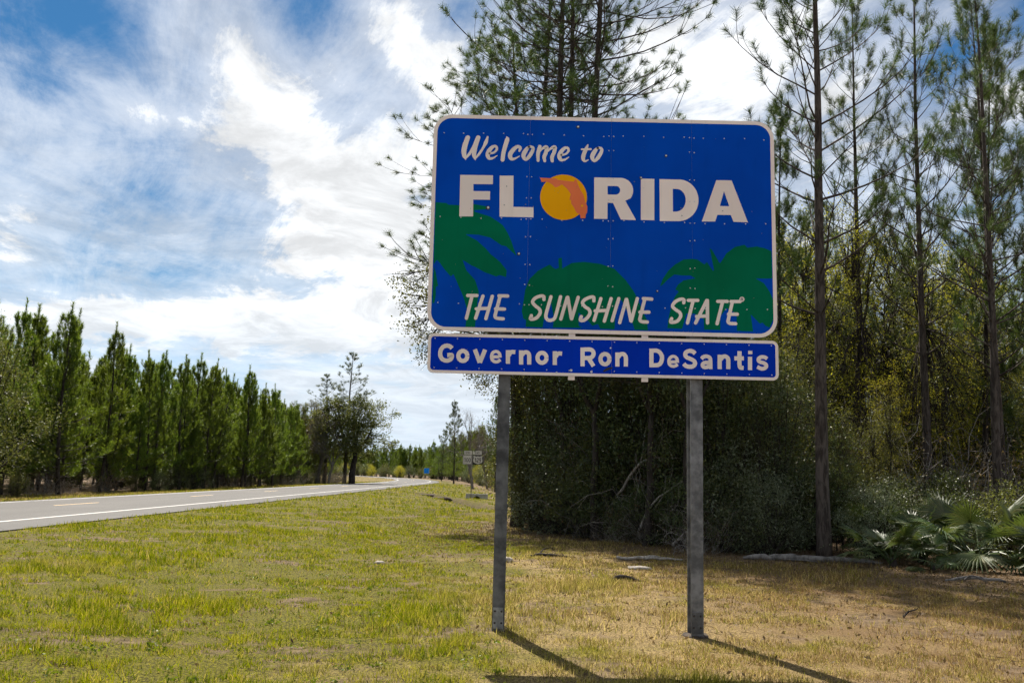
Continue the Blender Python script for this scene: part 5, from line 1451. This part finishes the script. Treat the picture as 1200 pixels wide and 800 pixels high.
for i, (x, y, s, k) in enumerate([(7.5, 19.3, 0.75, 1), (8.2, 20.4, 0.8, 0), (9.2, 19.6, 0.75, 3), (10.2, 19.0, 0.8, 2), (10.9, 18.0, 0.7, 0), (9.9, 16.4, 0.75, 0), (10.5, 15.2, 0.8, 3),
                                  (9.5, 14.6, 0.6, 3), (11.4, 16.6, 1.0, 0), (12.0, 19.5, 1.0, 3), (9.0, 21.8, 0.9, 1), (10.4, 22.0, 1.0, 3), (5.8, 20.9, 0.8, 1),
                                  (11.8, 14.0, 1.0, 0), (13.2, 17.0, 1.2, 3), (5.9, 23.0, 1.2, 0), (7.3, 23.6, 1.1, 2), (8.6, 24.4, 1.1, 0)]):
    place('evergreen_shrub', SHR[k], (x, y, gz(x, y)), i * 0.9, s,
          ['dark low shrub along the front of the right wood', 'grey green low shrub near the nearest pine trunk', 'olive low shrub along the front of the right wood',
           'dark low shrub along the front of the right wood'][k], 'shrub',
          ['dark low shrubs of the right wood', 'grey green low shrubs of the right wood', 'olive low shrubs of the right wood', 'dark low shrubs of the right wood'][k])
for i, (x, y, s) in enumerate([(10.4, 24, 1.2), (12.2, 23.5, 1.1), (7.8, 26.5, 1.2), (13.8, 26.0, 1.3), (9.6, 29, 1.5), (11.5, 28.8, 1.5)]):
    place('dry_shrub', DRY[i % 2], (x, y, gz(x, y)), i * 1.7, (s, s, s * 1.3), 'brown tangle of bare vines between the trunks of the right wood', 'bush', 'bare vine tangles of the right wood')


for i, (x, y, h) in enumerate([(5.3, 20.4, 0.34), (6.0, 21.6, 0.42), (7.2, 20.6, 0.26), (4.9, 21.9, 0.45), (7.7, 21.6, 0.36), (9.0, 22.6, 0.40)]):
    place('sapling', CANOPY[1], (x, y, gz(x, y) - 0.6), i * 1.3, (h * 0.9, h * 0.9, h * 1.25), 'thin leafy sapling in the low shrubs beside the right post', 'sapling', 'saplings along the right wood edge')


# ------------------------------------------------------------------ saw palmettos
def frond_mesh(seed, arch, fan):
    rng = np.random.default_rng(seed)
    mb = MB()
    L = 0.62
    t = np.linspace(0, 1, 6)
    el = 1.15 - arch * t
    P = [np.zeros(3)]
    for e in el[1:]:
        P.append(P[-1] + L / 5 * np.array([math.cos(e), 0, math.sin(e)]))
    P = np.array(P)
    mb.tube(P, np.linspace(0.010, 0.006, 6), 4, False)
    d = unit(P[-1] - P[-2])
    side = np.array([0, 1.0, 0]); upv = np.cross(d, side)
    hub = P[-1]
    n = 26
    for a in np.linspace(-1.75, 1.75, n):
        bl = fan * rng.uniform(0.82, 1.05) * (1 - 0.10 * abs(a))
        dr = d * math.cos(a) + side * math.sin(a) + upv * (-0.10 + 0.16 * math.cos(a)) 
        dr = unit(dr)
        w = 0.016
        across = unit(np.cross(dr, upv))
        mid = hub + dr * bl * 0.55
        tip = hub + dr * bl - np.array([0, 0, bl * rng.uniform(0.04, 0.26)])
        V = [hub - across * 0.003, hub + across * 0.003, mid + across * w, mid + upv * 0.012, mid - across * w, tip]
        r = rng.random()
        mb.add(V, [np.array([(0, 1, 3), (1, 2, 3), (0, 3, 4), (2, 5, 3), (3, 5, 4)])], np.full(6, r))
    return mb.mesh('frond', M['palmetto'], False, True)


FROND = [frond_mesh(600 + i, a, f) for i, (a, f) in enumerate([(0.5, 0.52), (0.9, 0.55), (1.4, 0.50), (0.2, 0.45)])]
for i, (x, y, s, nf, lab) in enumerate([
        (7.05, 17.3, 1.1, 14, 'low palmetto with drooping fans at the left end of the palmetto patch'),
        (8.15, 18.6, 1.35, 17, 'palmetto in front of the thin dark pine trunk'),
        (8.75, 17.7, 1.6, 20, 'largest palmetto with upright fans in the middle of the patch'),
        (9.35, 17.0, 1.45, 16, 'palmetto with pale shining fans right of the largest one'),
        (9.45, 15.6, 1.2, 14, 'palmetto at the right end of the patch near the picture edge'),
        (6.55, 22.4, 1.35, 11, 'bright green palmetto left of the nearest pine trunk'),
        (7.75, 19.9, 1.15, 12, 'palmetto just right of the nearest pine trunk'),
        (7.6, 16.9, 0.7, 9, 'small palmetto at the front of the patch near the log')]):
    e = empty('saw_palmetto', (x, y, gz(x, y) + 0.05), i * 0.8, s * 0.88)
    tag(e, lab, 'palmetto', 'saw palmettos of the right wood')
    for k in range(nf):
        f = link('frond', FROND[int(rng.integers(4))], e, (rng.normal() * 0.05, rng.normal() * 0.05, rng.uniform(0, 0.12)))
        f.rotation_euler = (rng.normal() * 0.12, rng.uniform(-0.35, 0.25), k * 2.4 + rng.normal() * 0.2)
        f.scale = (rng.uniform(0.8, 1.15),) * 3
    c = MB(); c.tube([(0, 0, -0.1), (0.02, 0, 0.06), (0.03, 0.01, 0.16)], [0.07, 0.075, 0.04], 7); c.build('stem', M['bark_dark'], e, True)


# ------------------------------------------------------------------ shrubs one can tell apart get their order from the left
ORD = ['leftmost', 'second from the left', 'third from the left', 'fourth from the left', 'fifth from the left', 'sixth from the left']
for g in ('dark front shrubs of the thicket', 'grey green front shrubs of the thicket', 'olive front shrubs of the thicket', 'pale brush along the thicket front',
          'bare vines on the thicket front', 'saplings along the right wood edge', 'grey green low shrubs of the right wood', 'olive low shrubs of the right wood', 'brown bushes at the bend clump', 'olive bushes by the bend clump'):
    ob = sorted([o for o in COL.objects if o.get('group') == g], key=lambda o: o.location.x / o.location.y)
    if len(ob) <= 6:
        for k, o in enumerate(ob):
            o['label'] = o['label'].replace(' behind the sign', '').replace(' along the front of the right wood', ' in front of the right wood') + ', ' + ORD[k]

# ------------------------------------------------------------------ fallen wood, stones, roadside furniture
def log_thing(kind, pts, radii, mat, label, cat, twigs=(), sides=10):
    p0 = np.array(pts[0], float)
    e = empty(kind, tuple(p0))
    tag(e, label, cat)
    mb = MB(); P = np.array(pts, float) - p0
    rr = np.random.default_rng(int(abs(p0[0] * 100)))
    Q = catmull(np.column_stack([P, radii]), 5)
    mb.tube(Q[:, :3] + rr.normal(size=(len(Q), 3)) * 0.008, Q[:, 3] * (1 + rr.normal(size=len(Q)) * 0.05), sides)
    mb.build('stem', M[mat], e, True)
    for t in twigs:
        q = MB(); T = np.array(t, float)
        q.tube(catmull(np.column_stack([T, np.linspace(0.02, 0.006, len(T))]), 4)[:, :3], np.linspace(0.018, 0.005, (len(T) - 1) * 4 + 1 if len(T) > 2 else len(T)), 5)
        q.build('twig', M[mat], e, True)
    return e


def onz(x, y, r): return (x, y, float(hgt(x, y)) + r)
log_thing('fallen_log', [onz(4.6, 18.4, 0.03), onz(4.9, 18.36, 0.06), onz(5.4, 18.3, 0.055), onz(5.9, 18.0, 0.07), onz(6.4, 18.05, 0.05), onz(7.1, 17.85, 0.03)], [0.025, 0.06, 0.07, 0.06, 0.06, 0.03], 'bark_grey',
          'fallen grey log lying in front of the nearest pine on the right', 'log', [[(0.8, -0.2, 0.0), (1.1, -0.5, 0.02), (1.5, -0.6, -0.05)]])
log_thing('fallen_branch', [onz(2.05, 17.75, 0.03), onz(2.6, 17.7, 0.05), onz(3.3, 17.75, 0.03)], [0.03, 0.035, 0.015], 'twig_pale',
          'pale fallen branch on the grass between the two sign posts', 'branch', [[(0.5, 0, 0.02), (0.7, 0.25, 0.04), (1.0, 0.3, 0.0)]])
log_thing('fallen_branch', [onz(0.42, 17.9, 0.02), onz(0.75, 17.8, 0.05), onz(1.2, 17.75, 0.02)], [0.015, 0.03, 0.012], 'bark_dark',
          'dark stick lying on the grass just right of the left post', 'branch', [[(0.2, 0, 0.02), (0.3, 0.15, 0.12), (0.5, 0.2, 0.14)]])
log_thing('fallen_branch', [onz(1.55, 14.1, 0.015), onz(1.75, 14.15, 0.05), onz(2.0, 14.05, 0.012)], [0.02, 0.035, 0.012], 'bark_dark',
          'short dark bit of wood on the straw between the posts', 'branch')
log_thing('fallen_branch', [onz(4.55, 10.9, 0.01), onz(4.62, 10.95, 0.06), onz(4.72, 10.9, 0.10)], [0.010, 0.010, 0.006], 'bark_dark',
          'small crooked twig sticking up from the straw at lower right', 'branch')
log_thing('fallen_branch', [onz(6.9, 14.9, 0.03), onz(7.4, 15.1, 0.06), onz(7.9, 15.0, 0.03)], [0.02, 0.03, 0.02], 'bark_grey',
          'pale root like branch under the palmettos on the right', 'branch', [[(0.3, 0, 0.02), (0.35, -0.15, 0.10), (0.5, -0.3, 0.02)]])
for i, (pts) in enumerate([[(3.0, 21.6, 0.3), (3.3, 21.2, 1.0), (3.9, 20.8, 1.5)], [(2.6, 22.3, 1.1), (3.1, 21.6, 1.9), (3.9, 21.3, 2.0)], [(3.6, 20.6, 0.1), (4.0, 20.2, 0.5), (4.6, 20.0, 0.7)]]):
    log_thing('dead_branch', pts, [0.035, 0.025, 0.012], 'twig_pale', ['dead limb leaning low in the dark thicket between the posts', 'dead limb lying across the upper thicket between the posts',
              'bleached branch at the thicket foot near the right post'][i], 'branch', [[(0.3, -0.3, 0.5), (0.5, -0.5, 0.9), (0.55, -0.5, 1.3)]] if i < 2 else [[(0.4, -0.3, 0.3), (0.5, -0.5, 0.7), (0.8, -0.55, 0.75)]])

M['stone'] = plain('pale_limestone', (0.22, 0.19, 0.155), (0.38, 0.34, 0.29), 14.0, 0.85, 0.0, 0.6, 0.01)
M['concrete'] = plain('weathered_concrete', (0.34, 0.33, 0.31), (0.52, 0.50, 0.47), 5.0, 0.85, 0.0, 0.3)
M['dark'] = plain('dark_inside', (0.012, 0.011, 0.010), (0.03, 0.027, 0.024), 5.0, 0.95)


def rock(x, y, s, label, mat='stone', seed=0, cat='stone'):
    rr = np.random.default_rng(seed)
    a = np.linspace(0, 2 * math.pi, 13)[:-1]
    V, F = [], []
    for j, (ph, k) in enumerate(((-0.3, 0.75), (0.15, 1.0), (0.55, 0.85), (0.85, 0.45))):
        for t in a:
            q = k * (1 + rr.normal() * 0.10)
            V.append((s[0] * q * math.cos(t), s[1] * q * math.sin(t), s[2] * ph * (1 + rr.normal() * 0.06)))
    F = [(j * 12 + i, j * 12 + (i + 1) % 12, (j + 1) * 12 + (i + 1) % 12, (j + 1) * 12 + i) for j in range(3) for i in range(12)]
    mb = MB(); mb.add(V, [np.array(F), np.array([list(range(36, 48))])])
    o = mb.build('stone', M[mat], None, True, loc=(x, y, float(hgt(x, y))))
    return tag(o, label, cat)


rock(0.02, 16.3, (0.10, 0.07, 0.10), 'pale stone lying beside the left post on the grass', seed=3)
rock(-2.1, 15.7, (0.09, 0.07, 0.06), 'small pale stone alone on the open grass left of the posts', seed=4)
rock(2.25, 16.0, (0.22, 0.15, 0.07), 'low pale hump of stone between the two posts', seed=5)
M['clod'] = plain('dark_soil_clod', (0.028, 0.018, 0.012), (0.07, 0.045, 0.03), 9.0, 0.95, 0.0, 0.8, 0.03)
rock(-5.7, 64.9, (1.1, 0.45, 0.30), 'dark ridge of turned soil at the far end of the ditch', 'clod', 8, 'soil mound')
rock(-4.0, 58.6, (0.62, 0.4, 0.34), 'dark clod of soil on the ditch bank', 'clod', 9, 'soil mound')

# culvert end
cv = empty('culvert', (-2.05, 61.2, float(hgt(-2.05, 63)) - 0.12))
tag(cv, 'low concrete culvert end with a round pipe mouth below the route sign', 'culvert')
mb = MB()
a = np.linspace(0, math.pi, 13)
out = [(-0.72, 0.0), (-0.72, 0.36), (0.72, 0.36), (0.72, 0.0)]
arch = [(0.24 * math.cos(t), 0.26 * math.sin(t)) for t in a]
poly = [(-0.72, 0.0), (-0.72, 0.38), (0.72, 0.38), (0.72, 0.0)] + arch
n = len(poly)
tris = tessellate_polygon([[Vector((u, v, 0)) for u, v in poly]])
V = [(u, 0, v) for u, v in poly] + [(u, 0.25, v) for u, v in poly]
mb.add(V, [np.array([t for t in tris]), np.array([(i, n + i, n + (i + 1) % n, (i + 1) % n) for i in range(n)]), np.array([tuple(n + q for q in t) for t in tris])])
mb.build('headwall', M['concrete'], cv)
mb = MB()
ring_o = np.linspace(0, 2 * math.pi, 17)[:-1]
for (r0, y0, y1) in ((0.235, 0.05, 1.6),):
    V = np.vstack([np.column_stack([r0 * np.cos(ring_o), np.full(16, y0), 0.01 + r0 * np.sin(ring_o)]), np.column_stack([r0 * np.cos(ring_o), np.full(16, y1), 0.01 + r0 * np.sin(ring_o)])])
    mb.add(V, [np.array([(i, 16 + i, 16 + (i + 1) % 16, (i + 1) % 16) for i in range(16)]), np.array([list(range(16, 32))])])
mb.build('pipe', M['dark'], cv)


def digits(mb, txt, cx, cz, h, w, y, sw):
    G = {'1': [[(-.2, .3), (.1, .5), (.1, -.5)]], '0': [[(.4 * math.cos(t), .5 * math.sin(t)) for t in np.linspace(0, 6.27, 12)]],
         '2': [[(-.38, .25), (-.2, .48), (.2, .48), (.38, .22), (-.38, -.5), (.42, -.5)]],
         '9': [[(.36, .15), (.2, -.05), (-.2, -.05), (-.36, .2), (-.2, .48), (.2, .48), (.36, .2), (.3, -.25), (.05, -.5), (-.3, -.45)]],
         'E': [[(.35, .5), (-.35, .5), (-.35, -.5), (.35, -.5)], [(-.35, 0), (.25, 0)]], 'N': [[(-.35, -.5), (-.35, .5)], [(-.35, .5), (.35, -.5)], [(.35, -.5), (.35, .5)]],
         'D': [[(-.35, -.5), (-.35, .5)], [(-.35, .5), (.1, .5), (.38, .2), (.38, -.2), (.1, -.5), (-.35, -.5)]]}
    k = len(txt)
    for i, c in enumerate(txt):
        ox = cx + (i - (k - 1) / 2) * w * 1.18
        for j, s_ in enumerate(G[c]):
            stroke(mb, [(ox + a_ * w, cz + b_ * h, sw) for a_, b_ in s_], y - 0.0004 * j, True)


rs = empty('route_sign', (-2.42, 61.0, float(hgt(-2.42, 61.0))))
tag(rs, 'route marker assembly with two number plates on a thin post in the distance', 'sign')
M['post_grey'] = plain('grey_post', (0.16, 0.15, 0.13), (0.28, 0.26, 0.23), 6.0, 0.6, 0.3)
M['dull_white'] = sheet_mat('aged_white_sheeting', (0.52, 0.50, 0.46), (0.60, 0.58, 0.54), 0.5)
mb = MB(); mb.box((0, 0.05, 1.48), (0.055, 0.045, 3.4)); rp = mb.build('post', M['post_grey'], rs)
mb = MB(); mb.box((0, 0.025, 2.62), (1.1, 0.02, 0.05)); mb.build('cross_bar', M['post_grey'], rs)
for cx, w_, lab in ((-0.27, 0.5, None), (0.33, 0.58, None)):
    mb = MB(); slab(mb, rrect(cx - w_ / 2, cx + w_ / 2, 3.00, 3.24, 0.03, 5), 0.0, 0.004); pl = mb.build('name_plate', M['dull_white'], rs)
    mb = MB(); digits(mb, 'END', cx, 3.12, 0.11, 0.085, -0.003, 0.018); mb.build('letter', M['black'], pl)
mb = MB(); slab(mb, rrect(-0.60, -0.02, 2.36, 2.96, 0.04, 5), 0.0, 0.004); pl = mb.build('route_plate', M['dull_white'], rs)
mb = MB(); ring(mb, -0.585, -0.035, 2.375, 2.945, 0.035, 0.015, -0.002); mb.build('border', M['black'], pl)
mb = MB(); digits(mb, '100', -0.31, 2.64, 0.24, 0.13, -0.003, 0.035); mb.build('number', M['black'], pl)
mb = MB(); slab(mb, rrect(0.03, 0.72, 2.36, 2.96, 0.04, 5), 0.0, 0.004); pl = mb.build('route_plate', M['black'], rs)
sh = [(-.30, .24), (-.22, .27), (-.14, .22), (-.05, .22), (0, .26), (.05, .22), (.14, .22), (.22, .27), (.30, .24), (.26, .12), (.31, -.05), (.26, -.17), (.12, -.22), (0, -.28), (-.12, -.22), (-.26, -.17), (-.31, -.05), (-.26, .12)]
mb = MB(); flat_poly(mb, [[(0.375 + a_ * 1.02, 2.66 + b_) for a_, b_ in sh]], -0.0015); mb.build('shield', M['dull_white'], pl)
mb = MB(); digits(mb, '129', 0.375, 2.65, 0.24, 0.13, -0.003, 0.036); mb.build('number', M['black'], pl)

bs = empty('blue_sign', (-18.9, 215.0, float(hgt(-18.9, 215))))
tag(bs, 'small plain blue road sign at the distant bend', 'sign')
M['sky_blue'] = sheet_mat('bright_blue_sheeting', (0.01, 0.20, 0.75), (0.02, 0.24, 0.80), 0.5)
mb = MB(); slab(mb, rrect(-0.62, 0.62, 1.3, 2.55, 0.08, 5), 0.0, 0.006); pl = mb.build('sign_plate', M['sky_blue'], bs)
mb = MB(); ring(mb, -0.60, 0.60, 1.32, 2.53, 0.07, 0.03, -0.003); mb.build('border', M['dull_white'], pl)
for u in (-0.4, 0.4):
    mb = MB(); mb.box((u, 0.04, 0.95), (0.06, 0.06, 2.7)); mb.build('post', M['post_grey'], bs)
